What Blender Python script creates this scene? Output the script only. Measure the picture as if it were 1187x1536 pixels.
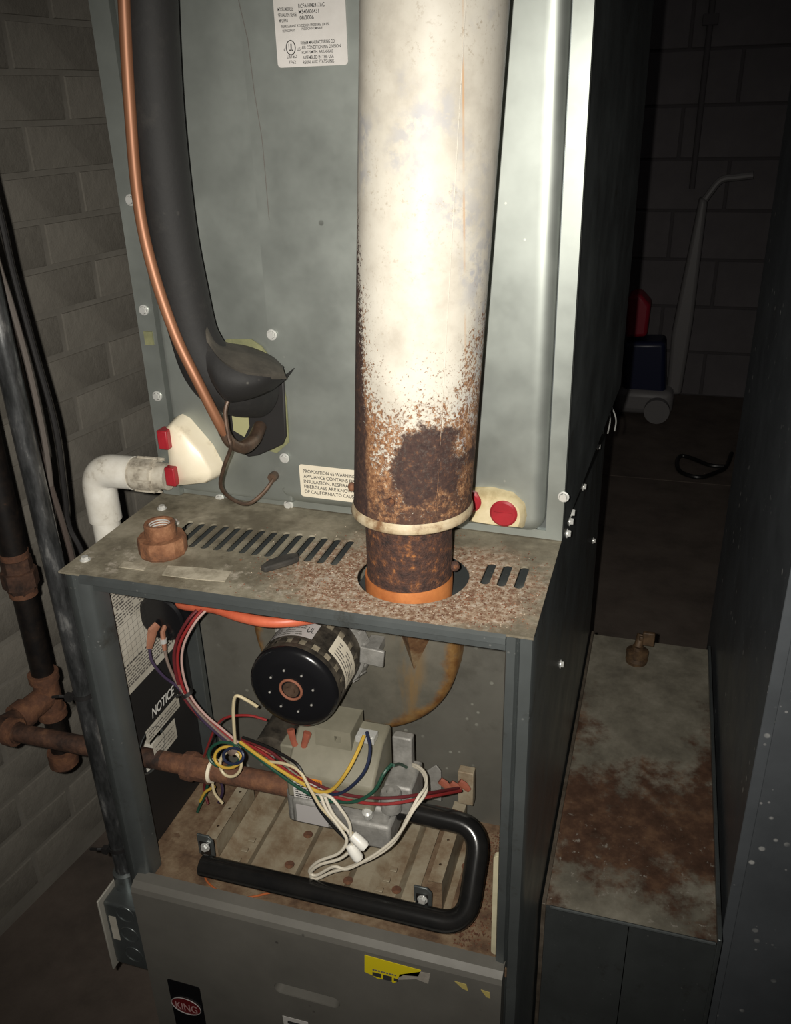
import bpy, bmesh, math, random
from mathutils import Vector, Matrix
random.seed(7)
for o in list(bpy.data.objects): bpy.data.objects.remove(o)
SC = bpy.context.scene
COL = SC.collection

# ---------------------------------------------------------------- camera
CAM = Vector((0.52081, -0.59560, 1.25437)); YAW, PITCH, ROLL, FPX = -0.30896, 0.43838, -0.029757, 1304.24
CX, CY = 593.5, 768.0
def basis():
    cy, sy, cp, sp = math.cos(YAW), math.sin(YAW), math.cos(PITCH), math.sin(PITCH)
    f = Vector((sy*cp, cy*cp, -sp)); r = Vector((cy, -sy, 0)); u = r.cross(f)
    cr, sr = math.cos(ROLL), math.sin(ROLL)
    return cr*r + sr*u, -sr*r + cr*u, f
R_, U_, F_ = basis()
cd = bpy.data.cameras.new('camera'); cam = bpy.data.objects.new('camera', cd); COL.objects.link(cam)
cd.sensor_fit = 'HORIZONTAL'; cd.sensor_width = 36.0; cd.lens = FPX/1187.0*36.0
cd.clip_start = 0.02; cd.clip_end = 50
cam.matrix_world = Matrix(((R_.x, U_.x, -F_.x, CAM.x), (R_.y, U_.y, -F_.y, CAM.y), (R_.z, U_.z, -F_.z, CAM.z), (0, 0, 0, 1)))
SC.camera = cam
# ---------------------------------------------------------------- world, flash, exposure
w = bpy.data.worlds.new('dim_basement'); SC.world = w; w.use_nodes = True
w.node_tree.nodes['Background'].inputs[0].default_value = (1.0, 0.95, 0.95, 1)
w.node_tree.nodes['Background'].inputs[1].default_value = 0.032
ld = bpy.data.lights.new('phone_flash_offscreen', 'SPOT'); ld.energy = 46.0; ld.color = (1.0, 0.955, 0.87)
ld.spot_size = math.radians(90); ld.spot_blend = 1.0; ld.shadow_soft_size = 0.004
lo = bpy.data.objects.new('phone_flash_offscreen', ld); COL.objects.link(lo)
lm = cam.matrix_world.copy(); lm.translation = CAM - R_*0.023 + U_*0.008; lo.matrix_world = lm
vs = SC.view_settings; vs.view_transform = 'Standard'; vs.look = 'None'; vs.exposure = 0.0; vs.gamma = 1.0; vs.use_curve_mapping = False

# ---------------------------------------------------------------- pixel helpers (pixel -> direction -> plane)
W, H, ZD = 0.445, 0.864, 0.4767
def pray(x, y): return F_ + R_*((x-CX)/FPX) - U_*((y-CY)/FPX)
def hit(x, y, ax, val):
    v = pray(x, y); t = (val - CAM[ax])/v[ax]; return CAM + v*t
def hX(x, y, v): return hit(x, y, 0, v)
def hY(x, y, v): return hit(x, y, 1, v)
def hZ(x, y, v): return hit(x, y, 2, v)
def hplane(x, y, p, n):
    v = pray(x, y); t = (p-CAM).dot(n)/v.dot(n); return CAM + v*t

# ---------------------------------------------------------------- materials
def mat(name, col, rough=0.5, metal=0.0, spec=0.5):
    m = bpy.data.materials.new(name); m.use_nodes = True
    b = m.node_tree.nodes['Principled BSDF']
    b.inputs['Base Color'].default_value = (*col, 1); b.inputs['Roughness'].default_value = rough
    b.inputs['Metallic'].default_value = metal; b.inputs['Specular IOR Level'].default_value = spec
    return m
class N:
    """small node-graph helper"""
    def __init__(s, m): s.t = m.node_tree; s.b = s.t.nodes['Principled BSDF']; s.co = s.t.nodes.new('ShaderNodeTexCoord').outputs['Object']
    def map(s, sc=(1, 1, 1), loc=(0, 0, 0)):
        n = s.t.nodes.new('ShaderNodeMapping'); n.inputs['Scale'].default_value = sc; n.inputs['Location'].default_value = loc
        s.t.links.new(s.co, n.inputs['Vector']); return n.outputs[0]
    def noise(s, scale, detail=4, rough=0.6, sc=(1, 1, 1), loc=(0, 0, 0)):
        n = s.t.nodes.new('ShaderNodeTexNoise'); n.inputs['Scale'].default_value = scale; n.inputs['Detail'].default_value = detail
        n.inputs['Roughness'].default_value = rough; s.t.links.new(s.map(sc, loc), n.inputs['Vector']); return n.outputs[0]
    def voro(s, scale, loc=(0, 0, 0)):
        n = s.t.nodes.new('ShaderNodeTexVoronoi'); n.inputs['Scale'].default_value = scale; s.t.links.new(s.map((1, 1, 1), loc), n.inputs['Vector']); return n.outputs['Distance']
    def link(s, a, inp):
        if isinstance(a, (int, float)): inp.default_value = a
        elif isinstance(a, tuple): inp.default_value = (*a, 1)
        else: s.t.links.new(a, inp)
    def math(s, op, a, b=0.0, c=0.0, clamp=False):
        n = s.t.nodes.new('ShaderNodeMath'); n.operation = op; n.use_clamp = clamp
        for i, v in enumerate((a, b, c)): s.link(v, n.inputs[i])
        return n.outputs[0]
    def step(s, v, lo, hi):
        n = s.t.nodes.new('ShaderNodeMapRange'); n.interpolation_type = 'SMOOTHSTEP'
        s.link(v, n.inputs['Value']); n.inputs['From Min'].default_value = lo; n.inputs['From Max'].default_value = hi
        n.inputs['To Min'].default_value = 0; n.inputs['To Max'].default_value = 1
        if lo > hi:
            n.inputs['From Min'].default_value = hi; n.inputs['From Max'].default_value = lo
            n.inputs['To Min'].default_value = 1; n.inputs['To Max'].default_value = 0
        return n.outputs[0]
    def mix(s, f, a, b):
        n = s.t.nodes.new('ShaderNodeMix'); n.data_type = 'RGBA'
        s.link(f, n.inputs[0]); s.link(a, n.inputs[6]); s.link(b, n.inputs[7]); return n.outputs[2]
    def ramp(s, v, stops):
        n = s.t.nodes.new('ShaderNodeValToRGB'); cr = n.color_ramp
        while len(cr.elements) < len(stops): cr.elements.new(0.5)
        for e, (p, c) in zip(cr.elements, stops): e.position = p; e.color = (*c, 1)
        s.link(v, n.inputs[0]); return n.outputs[0]
    def xyz(s):
        n = s.t.nodes.new('ShaderNodeSeparateXYZ'); s.t.links.new(s.co, n.inputs[0]); return n.outputs
    def bump(s, v, strength, dist):
        n = s.t.nodes.new('ShaderNodeBump'); n.inputs['Strength'].default_value = strength; n.inputs['Distance'].default_value = dist
        s.link(v, n.inputs['Height']); s.t.links.new(n.outputs[0], s.b.inputs['Normal'])
    def color(s, c): s.link(c, s.b.inputs['Base Color'])
    def rough(s, c): s.link(c, s.b.inputs['Roughness'])
    def metal(s, c): s.link(c, s.b.inputs['Metallic'])
def nmat(name, stops, scale, rough=0.6, metal=0.0, detail=5, bump=0.0, sc=(1, 1, 1), bscale=None, spec=0.5):
    m = mat(name, stops[0][1], rough, metal, spec); n = N(m); v = n.noise(scale, detail, 0.65, sc)
    n.color(n.ramp(v, stops))
    if bump: n.bump(n.noise(bscale or scale*3, 4, 0.6), bump, 0.002)
    return m
def specked(name, base, specs, rough=0.4, metal=0.3, grime=None):
    """metal sheet with faint cloudiness and small dots: specs = [(colour, scale, thresh)]"""
    m = mat(name, base, rough, metal); n = N(m)
    c = n.ramp(n.noise(9, 5), [(0.3, tuple(v*0.8 for v in base)), (0.7, tuple(v*1.12 for v in base))])
    if grime: c = n.mix(n.step(n.noise(grime[1], 6, 0.7), grime[2], grime[3]), c, grime[0])
    for i, (sc_, scale, th) in enumerate(specs):
        g = n.math('MULTIPLY', n.step(n.voro(scale, (i*3.1, 1.7, 0.3)), th, th*0.55), n.step(n.noise(scale*0.21, 2, 0.5, (1, 1, 1), (i*1.3, 0, 4)), 0.52, 0.62))
        c = n.mix(g, c, sc_)
    n.color(c); n.rough(n.ramp(n.noise(14, 4), [(0.3, (rough-0.07,)*3), (0.7, (rough+0.1,)*3)])); return m
MT = {}
MT['galv'] = specked('galvanised_steel', (0.165, 0.182, 0.182), [((0.30, 0.31, 0.30), 130, 0.17)], 0.36, 0.72, ((0.10, 0.10, 0.09), 25, 0.55, 0.75))
MT['cab_right'] = specked('blue_grey_sheet_steel', (0.13, 0.142, 0.155), [((0.62, 0.62, 0.6), 38, 0.16), ((0.4, 0.4, 0.4), 80, 0.16)], 0.40, 0.3)
MT['vest'] = specked('vestibule_steel', (0.150, 0.145, 0.125), [((0.3, 0.3, 0.26), 70, 0.2)], 0.45, 0.35, ((0.10, 0.095, 0.080), 14, 0.5, 0.75))
MT['paint'] = specked('coil_cabinet_paint', (0.345, 0.37, 0.345), [((0.09, 0.09, 0.08), 22, 0.07), ((0.55, 0.56, 0.5), 34, 0.05)], 0.44, 0.72)
MT['door'] = specked('door_paint', (0.135, 0.128, 0.112), [((0.06, 0.055, 0.05), 40, 0.1)], 0.5, 0.1)
MT['black_gloss'] = mat('black_gloss', (0.007, 0.007, 0.008), 0.22)
MT['black_pipe'] = nmat('black_pipe_paint', [(0.35, (0.008, 0.008, 0.008)), (0.75, (0.014, 0.013, 0.012))], 40, 0.2)
MT['black'] = mat('black_matte', (0.012, 0.011, 0.011), 0.6)
MT['copper'] = nmat('copper', [(0.3, (0.20, 0.082, 0.040)), (0.7, (0.31, 0.145, 0.080))], 12, 0.5, 0.4, 4, 0, (1, 1, 0.3))
MT['copper_old'] = nmat('tarnished_copper', [(0.3, (0.045, 0.030, 0.022)), (0.7, (0.15, 0.095, 0.065))], 60, 0.45, 0.4)
MT['pvc'] = nmat('dirty_white_pvc', [(0.30, (0.22, 0.18, 0.13)), (0.42, (0.62, 0.59, 0.52)), (0.7, (0.78, 0.76, 0.70))], 32, 0.28, 0, 8)
MT['pvc_dirty'] = nmat('grimy_pvc_adapter', [(0.32, (0.10, 0.08, 0.06)), (0.5, (0.42, 0.38, 0.31)), (0.75, (0.60, 0.57, 0.49))], 45, 0.4, 0, 8)
MT['cream'] = nmat('cream_plastic', [(0.25, (0.36, 0.28, 0.17)), (0.42, (0.74, 0.66, 0.50)), (0.8, (0.80, 0.73, 0.58))], 24, 0.38, 0, 6)
MT['cream_gold'] = nmat('stained_cream_plastic', [(0.3, (0.22, 0.15, 0.06)), (0.5, (0.50, 0.42, 0.25)), (0.75, (0.68, 0.60, 0.43))], 22, 0.4, 0, 6)
MT['redplug'] = nmat('red_plug', [(0.3, (0.20, 0.010, 0.015)), (0.7, (0.36, 0.020, 0.03))], 30, 0.4)
MT['rust'] = nmat('rust', [(0.30, (0.055, 0.026, 0.016)), (0.5, (0.115, 0.049, 0.026)), (0.66, (0.18, 0.080, 0.038)), (0.8, (0.27, 0.14, 0.08))], 60, 0.85, 0, 8, 0.5)
MT['rust_nut'] = nmat('rusty_bushing', [(0.30, (0.075, 0.032, 0.016)), (0.5, (0.165, 0.068, 0.030)), (0.7, (0.27, 0.13, 0.065))], 70, 0.85, 0, 8, 0.5)
MT['rust_dark'] = nmat('dark_rust', [(0.32, (0.018, 0.010, 0.009)), (0.52, (0.060, 0.026, 0.017)), (0.62, (0.13, 0.050, 0.020)), (0.72, (0.38, 0.15, 0.042))], 150, 0.8, 0, 8, 0.8)
MT['rust_orange'] = nmat('orange_rust', [(0.3, (0.26, 0.070, 0.016)), (0.7, (0.50, 0.18, 0.05))], 35, 0.7, 0, 6)
MT['gas_black'] = nmat('black_iron_pipe', [(0.4, (0.006, 0.005, 0.005)), (0.62, (0.014, 0.010, 0.008)), (0.8, (0.07, 0.035, 0.02))], 60, 0.45, 0, 7)
MT['gas_brown'] = nmat('brown_iron_pipe', [(0.35, (0.020, 0.011, 0.008)), (0.58, (0.075, 0.036, 0.022)), (0.75, (0.17, 0.085, 0.045))], 50, 0.7, 0, 8, 0.3)
MT['zinc'] = mat('zinc_screw', (0.72, 0.72, 0.69), 0.3, 0.5)
MT['alu'] = nmat('cast_aluminium', [(0.3, (0.17, 0.165, 0.15)), (0.7, (0.33, 0.32, 0.30))], 50, 0.55, 0.25, 6, 0.3)
MT['valve'] = nmat('olive_grey_plastic', [(0.3, (0.165, 0.155, 0.115)), (0.7, (0.22, 0.205, 0.155))], 30, 0.5)
MT['paper'] = nmat('white_label', [(0.3, (0.50, 0.48, 0.45)), (0.6, (0.60, 0.575, 0.55))], 18, 0.5)
MT['paper_warm'] = nmat('cream_label', [(0.3, (0.60, 0.54, 0.43)), (0.6, (0.68, 0.62, 0.50))], 18, 0.5)
MT['paper_old'] = nmat('aged_label', [(0.3, (0.36, 0.33, 0.27)), (0.6, (0.52, 0.49, 0.42))], 18, 0.55)
MT['ink'] = mat('black_ink', (0.03, 0.03, 0.03), 0.6)
MT['ink_grey'] = mat('grey_ink', (0.12, 0.11, 0.10), 0.6)
MT['yellow'] = mat('yellow_sticker', (0.62, 0.50, 0.010), 0.5)
MT['orange'] = mat('orange_print', (0.70, 0.24, 0.03), 0.5)
MT['white'] = mat('white_print', (0.75, 0.74, 0.70), 0.5)
MT['residue'] = nmat('sticker_residue', [(0.3, (0.20, 0.18, 0.15)), (0.7, (0.33, 0.30, 0.26))], 60, 0.8)
MT['red_oval'] = mat('dark_red_print', (0.13, 0.010, 0.012), 0.4)
MT['silver'] = mat('silver_print', (0.40, 0.38, 0.37), 0.4)
MT['pink_text'] = mat('pale_pink_print', (0.50, 0.30, 0.29), 0.4)
MT['red_hose'] = nmat('red_silicone', [(0.3, (0.42, 0.075, 0.035)), (0.7, (0.62, 0.15, 0.075))], 25, 0.45)
MT['conduit'] = nmat('scuffed_conduit', [(0.40, (0.050, 0.052, 0.053)), (0.56, (0.12, 0.123, 0.126)), (0.70, (0.40, 0.40, 0.39))], 80, 0.34, 0.7, 7, 0, (1, 1, 0.25))
MT['spade'] = nmat('tan_insulated_terminal', [(0.3, (0.20, 0.085, 0.05)), (0.7, (0.32, 0.145, 0.09))], 40, 0.5)
MT['spade_red'] = nmat('dull_red_terminal', [(0.3, (0.20, 0.055, 0.035)), (0.7, (0.32, 0.10, 0.06))], 40, 0.5)
MT['ywool'] = nmat('yellow_sealant', [(0.3, (0.11, 0.115, 0.060)), (0.7, (0.22, 0.22, 0.11))], 50, 0.85)
MT['strip'] = nmat('cream_insulation_strip', [(0.3, (0.40, 0.36, 0.24)), (0.7, (0.56, 0.51, 0.36))], 20, 0.7)
for nm, c in dict(red=(0.22, 0.020, 0.020), maroon=(0.10, 0.014, 0.017), white=(0.62, 0.57, 0.47), cream=(0.52, 0.44, 0.28), purple=(0.035, 0.022, 0.050),
                  brown=(0.08, 0.045, 0.03), grey=(0.15, 0.11, 0.09), yellow=(0.50, 0.32, 0.050), green=(0.012, 0.058, 0.036), blue=(0.014, 0.020, 0.048),
                  black=(0.008, 0.008, 0.008), orange=(0.38, 0.10, 0.03), pink=(0.42, 0.28, 0.25)).items():
    MT['w_'+nm] = mat(nm+'_wire_insulation', c, 0.4)
MT['crumb'] = mat('beige_crumb', (0.42, 0.35, 0.27), 0.8)
# foam with dust on the upper faces
m = mat('black_foam_dusty', (0.018, 0.017, 0.016), 0.75); n = N(m)
c = n.mix(n.step(n.noise(26, 6, 0.7), 0.5, 0.85), (0.009, 0.0085, 0.0085), (0.034, 0.031, 0.027))
c = n.mix(n.math('MULTIPLY', n.step(n.voro(60), 0.16, 0.06), n.step(n.noise(14, 3), 0.55, 0.7)), c, (0.30, 0.28, 0.24))
n.color(c); n.bump(n.noise(60, 4), 0.3, 0.002); MT['foam'] = m
MT['foam_dust'] = nmat('dusty_foam_tape', [(0.3, (0.030, 0.026, 0.021)), (0.7, (0.095, 0.083, 0.066))], 30, 0.85, 0, 6, 0.3)
# brick + mortar + floor
m = mat('painted_brick', (0.17, 0.155, 0.135), 0.7); n = N(m)
c = n.ramp(n.noise(7, 6, 0.7), [(0.25, (0.15, 0.137, 0.116)), (0.5, (0.215, 0.198, 0.169)), (0.8, (0.26, 0.24, 0.205))]); n.color(c); n.bump(n.noise(38, 6, 0.7), 0.6, 0.004); MT['brick'] = m
MT['mortar'] = nmat('painted_mortar', [(0.3, (0.185, 0.170, 0.145)), (0.7, (0.245, 0.228, 0.198))], 14, 0.85, 0, 6, 0.5)
MT['concrete'] = nmat('dirty_concrete', [(0.25, (0.060, 0.047, 0.039)), (0.5, (0.115, 0.090, 0.074)), (0.8, (0.165, 0.133, 0.11))], 6, 0.85, 0, 8, 0.4, (1, 1, 1), 60)
MT['block'] = nmat('grey_block', [(0.3, (0.11, 0.10, 0.105)), (0.7, (0.16, 0.145, 0.15))], 4, 0.8, 0, 6, 0.2)
MT['blockmortar'] = mat('dark_block_joint', (0.095, 0.086, 0.090), 0.9)

# ---------------------------------------------------------------- mesh helpers
class MB:
    def __init__(s): s.v = []; s.f = []
    def add(s, vs_, fs):
        k = len(s.v); s.v += [Vector(a) for a in vs_]; s.f += [tuple(i+k for i in f) for f in fs]; return s
    def box(s, a, b, top=None):
        x0, y0, z0 = a; x1, y1, z1 = b
        return s.add([(x0, y0, z0), (x1, y0, z0), (x1, y1, z0), (x0, y1, z0), (x0, y0, z1), (x1, y0, z1), (x1, y1, z1), (x0, y1, z1)],
                     [(3, 2, 1, 0), (4, 5, 6, 7), (0, 1, 5, 4), (1, 2, 6, 5), (2, 3, 7, 6), (3, 0, 4, 7)])
    def rings(s, rs, cap0=True, cap1=True, closed=True):
        """rs: list of equal-length point loops"""
        n_ = len(rs[0]); k = len(s.v)
        for r in rs: s.v += [Vector(q) for q in r]
        for i in range(len(rs)-1):
            for j in range(n_ if closed else n_-1):
                a = k+i*n_+j; b = k+i*n_+(j+1) % n_; s.f.append((a, b, b+n_, a+n_))
        if cap0: s.f.append(tuple(k+j for j in reversed(range(n_))))
        if cap1: s.f.append(tuple(k+(len(rs)-1)*n_+j for j in range(n_)))
        return s
    def cyl(s, p0, p1, r0, r1=None, n_=24, caps=True, rot=0):
        r1 = r0 if r1 is None else r1; p0 = Vector(p0); p1 = Vector(p1); a, b = frame(p1-p0)
        return s.rings([[p + (a*math.cos(rot+2*math.pi*j/n_) + b*math.sin(rot+2*math.pi*j/n_))*r for j in range(n_)] for p, r in ((p0, r0), (p1, r1))], caps, caps)
    def lathe(s, org, ax, prof, n_=32, cap0=True, cap1=True):
        org = Vector(org); ax = Vector(ax).normalized(); a, b = frame(ax)
        return s.rings([[org + ax*h + (a*math.cos(2*math.pi*j/n_) + b*math.sin(2*math.pi*j/n_))*max(r, 1e-5) for j in range(n_)] for h, r in prof], cap0, cap1)
    def tube(s, pts, r, n_=10, caps=True, flat=1.0):
        pts = [Vector(q) for q in pts]; rr = r if isinstance(r, (list, tuple)) else [r]*len(pts)
        t0 = (pts[1]-pts[0]).normalized(); a, b = frame(t0); rs = []
        for i, q in enumerate(pts):
            t = (pts[min(i+1, len(pts)-1)]-pts[max(i-1, 0)]).normalized()
            a = (a - t*a.dot(t)).normalized(); b = t.cross(a)
            rs.append([q + (a*math.cos(2*math.pi*j/n_) + b*math.sin(2*math.pi*j/n_)*flat)*rr[i] for j in range(n_)])
        return s.rings(rs, caps, caps)
    def prism(s, poly, d):
        """poly: coplanar 3D points, d: thickness vector"""
        d = Vector(d); return s.rings([[Vector(q) for q in poly], [Vector(q)+d for q in poly]])
    def sphere(s, c, r, n_=12, m_=8, sc=(1, 1, 1)):
        c = Vector(c); rs = []
        for i in range(m_+1):
            t = math.pi*i/m_; rs.append([c + Vector((math.sin(t)*math.cos(2*math.pi*j/n_)*sc[0], math.sin(t)*math.sin(2*math.pi*j/n_)*sc[1], -math.cos(t)*sc[2]))*max(r, 1e-5) for j in range(n_)])
        return s.rings(rs)
    def strip(s, prof, d):
        """open or closed sheet profile swept along d"""
        d = Vector(d); return s.rings([[Vector(q) for q in prof], [Vector(q)+d for q in prof]], False, False, False)
def frame(t):
    t = Vector(t).normalized(); a = Vector((0, 0, 1)) if abs(t.z) < 0.9 else Vector((1, 0, 0))
    a = (a - t*a.dot(t)).normalized(); return a, t.cross(a)
def smooth_path(pts, k=6):
    p = [Vector(q) for q in pts]; p = [p[0]*2-p[1]] + p + [p[-1]*2-p[-2]]; out = []
    for i in range(1, len(p)-2):
        for j in range(k):
            t = j/k; a, b, c, d = p[i-1], p[i], p[i+1], p[i+2]
            out.append(0.5*((2*b) + (c-a)*t + (2*a-5*b+4*c-d)*t*t + (3*b-a-3*c+d)*t**3))
    out.append(p[-2]); return out
def arc_path(pts, rad, k=8):
    """polyline with rounded corners"""
    p = [Vector(q) for q in pts]; out = [p[0]]
    for i in range(1, len(p)-1):
        a = (p[i-1]-p[i]).normalized(); b = (p[i+1]-p[i]).normalized(); ang = a.angle(b)
        d = min(rad/math.tan(ang/2), (p[i-1]-p[i]).length*0.49, (p[i+1]-p[i]).length*0.49); s0 = p[i]+a*d; s1 = p[i]+b*d
        for j in range(k+1):
            t = j/k; out.append(s0*(1-t)**2 + p[i]*2*t*(1-t) + s1*t*t)
    out.append(p[-1]); return out
def plate(outer, holes, d, to3):
    """flat sheet with holes. outer/holes: 2D loops, to3: (u,v)->Vector, d: thickness vector"""
    from mathutils.geometry import delaunay_2d_cdt
    pts = []; es = []
    for lp in [outer]+holes:
        k = len(pts); pts += [Vector(q) for q in lp]; es += [(k+i, k+(i+1) % len(lp)) for i in range(len(lp))]
    vo, _, fo = delaunay_2d_cdt(pts, es, [], 0, 1e-7)[:3]
    def inside(p, lp):
        c = False; j = len(lp)-1
        for i in range(len(lp)):
            (xi, yi), (xj, yj) = lp[i], lp[j]
            if (yi > p[1]) != (yj > p[1]) and p[0] < (xj-xi)*(p[1]-yi)/(yj-yi)+xi: c = not c
            j = i
        return c
    bm = bmesh.new(); vs_ = [bm.verts.new(to3(*q)) for q in vo]
    for f in fo:
        c = sum((vo[i] for i in f), Vector((0, 0)))/3
        if inside(c, outer) and not any(inside(c, h) for h in holes): bm.faces.new([vs_[i] for i in f])
    r = bmesh.ops.extrude_face_region(bm, geom=bm.faces[:])
    for v in [e for e in r['geom'] if isinstance(e, bmesh.types.BMVert)]: v.co += Vector(d)
    bmesh.ops.recalc_face_normals(bm, faces=bm.faces[:]); bm.verts.index_update()
    mb = MB(); mb.v = [v.co.copy() for v in bm.verts]; mb.f = [tuple(v.index for v in f.verts) for f in bm.faces]; bm.free(); return mb
def circ(cx, cy, r, n_=32, ry=None): return [(cx+r*math.cos(2*math.pi*i/n_), cy+(ry or r)*math.sin(2*math.pi*i/n_)) for i in range(n_)]
def pill(cx, cy, w_, h_, n_=6):
    r = min(w_, h_)/2; out = []
    for k, (sx, sy) in enumerate(((1, 1), (-1, 1), (-1, -1), (1, -1))):
        for i in range(n_+1):
            a = math.pi/2*(k+i/n_); out.append((cx+sx*(w_/2-r)+r*math.cos(a), cy+sy*(h_/2-r)+r*math.sin(a)))
    return out
def rrect(x0, x1, y0, y1, r, n_=5):
    out = []
    for k, (cx, cy) in enumerate(((x1-r, y1-r), (x0+r, y1-r), (x0+r, y0+r), (x1-r, y0+r))):
        for i in range(n_+1):
            a = math.pi/2*(k+i/n_); out.append((cx+r*math.cos(a), cy+r*math.sin(a)))
    return out

MW = {}      # object -> world matrix
def setp(o, label=None, cat=None, group=None, kind=None):
    for k, v in (('label', label), ('category', cat), ('group', group), ('kind', kind)):
        if v: o[k] = v
    return o
def root(name, loc, label, cat, group=None, kind=None, rz=0.0):
    o = bpy.data.objects.new(name, None); o.empty_display_size = 0.05; COL.objects.link(o)
    o.location = loc; o.rotation_euler = (0, 0, rz); MW[o] = Matrix.Translation(Vector(loc)) @ Matrix.Rotation(rz, 4, 'Z')
    return setp(o, label, cat, group, kind)
def place(o, mw, parent):
    MW[o] = mw
    if parent: o.parent = parent; o.matrix_local = MW[parent].inverted() @ mw
    else: o.matrix_world = mw
def build(mb, name, material, parent=None, smooth=35, bevel=0.0, label=None, cat=None, group=None, kind=None, rz=None, seg=2):
    me = bpy.data.meshes.new(name)
    if parent is not None: rot = MW[parent].to_3x3().to_4x4()
    else: rot = Matrix.Rotation(rz or 0.0, 4, 'Z')
    lo_ = Vector((min(v[i] for v in mb.v) for i in range(3))); hi_ = Vector((max(v[i] for v in mb.v) for i in range(3)))
    c = (lo_+hi_)/2
    if parent is None: c.z = lo_.z
    mw = Matrix.Translation(c) @ rot; inv = mw.inverted()
    me.from_pydata([inv @ v for v in mb.v], [], mb.f); me.validate(); me.update()
    bm = bmesh.new(); bm.from_mesh(me)
    bmesh.ops.recalc_face_normals(bm, faces=bm.faces[:])
    bm.to_mesh(me); bm.free()
    if material is not None: me.materials.append(material if not isinstance(material, str) else MT[material])
    if smooth:
        me.polygons.foreach_set('use_smooth', [True]*len(me.polygons)); me.set_sharp_from_angle(angle=math.radians(smooth))
    o = bpy.data.objects.new(name, me); COL.objects.link(o); place(o, mw, parent)
    if bevel:
        b = o.modifiers.new('bevel', 'BEVEL'); b.width = bevel; b.segments = seg; b.limit_method = 'ANGLE'; b.angle_limit = math.radians(35); b.harden_normals = False
    return setp(o, label, cat, group, kind)
def clone(o, loc_world, parent, rotm=None):
    c = o.copy(); COL.objects.link(c); c.parent = None
    rot = rotm if rotm is not None else MW[o].to_3x3().to_4x4()
    place(c, Matrix.Translation(Vector(loc_world)) @ rot, parent); return c
def text2d(s_, width=None, height=None, bold=False, shear=0.0):
    cu = bpy.data.curves.new('txt', 'FONT'); cu.body = s_; cu.size = 1.0; cu.shear = shear
    if bold: cu.offset = 0.012
    ob = bpy.data.objects.new('txt', cu); COL.objects.link(ob); bpy.context.view_layer.update()
    me = bpy.data.meshes.new_from_object(ob.evaluated_get(bpy.context.evaluated_depsgraph_get()))
    vs_ = [(v.co.x, v.co.y) for v in me.vertices]; fs = [tuple(p.vertices) for p in me.polygons]
    bpy.data.objects.remove(ob); bpy.data.curves.remove(cu); bpy.data.meshes.remove(me)
    if not vs_: return [], []
    x0 = min(v[0] for v in vs_); x1 = max(v[0] for v in vs_); y0 = min(v[1] for v in vs_); y1 = max(v[1] for v in vs_)
    kx = width/(x1-x0) if width else None; ky = height/(y1-y0) if height else None
    kx = kx or ky; ky = ky or kx
    return [((v[0]-x0)*kx, (v[1]-y0)*ky) for v in vs_], fs
def put_text(mb, s_, at, to3, width=None, height=None, bold=True, shear=0.0):
    vs_, fs = text2d(s_, width, height, bold, shear); mb.add([to3(at[0]+a, at[1]+b) for a, b in vs_], fs); return mb
def dashes(mb, to3, x0, x1, y, h, dens=0.85, lo_=0.02, hi_=0.08):
    """a row of illegible fine print"""
    x = x0; L = x1-x0
    while x < x1:
        l = random.uniform(lo_, hi_)*L; e = min(x+l, x1)
        if random.random() < dens: mb.add([to3(x, y), to3(e, y), to3(e, y+h), to3(x, y+h)], [(0, 1, 2, 3)])
        x = e+0.012*L
    return mb
def hex_screw(d=(0, -1, 0), r=0.0045, h=0.004):
    mb = MB(); d = Vector(d); mb.lathe((0, 0, 0), d, [(0, r*1.35), (0.0009, r*1.35), (0.0012, r*1.0)], 16, True, False)
    mb.cyl(d*0.001, d*h, r, r*0.92, 6); return mb
def wire(name, pts, mat_, r, label, group=None, k=6, parent=None):
    mb = MB().tube(smooth_path(pts, k), r, 8)
    if parent: return build(mb, name, mat_, parent)
    return build(mb, name, mat_, None, label=label, cat='wire', group=group)

# ================================================================ SETTING
fl = MB().box((-1.3, -1.6, -0.10), (3.2, 4.0, -0.012))
floor = build(fl, 'floor', 'blockmortar', kind='structure')
for (a, b) in (((-1.3, -1.6, -0.012), (3.2, 2.44, 0.0)), ((-1.3, 2.447, -0.012), (3.2, 4.0, 0.0))):
    build(MB().box(a, b), 'slab', 'concrete', floor)
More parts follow.
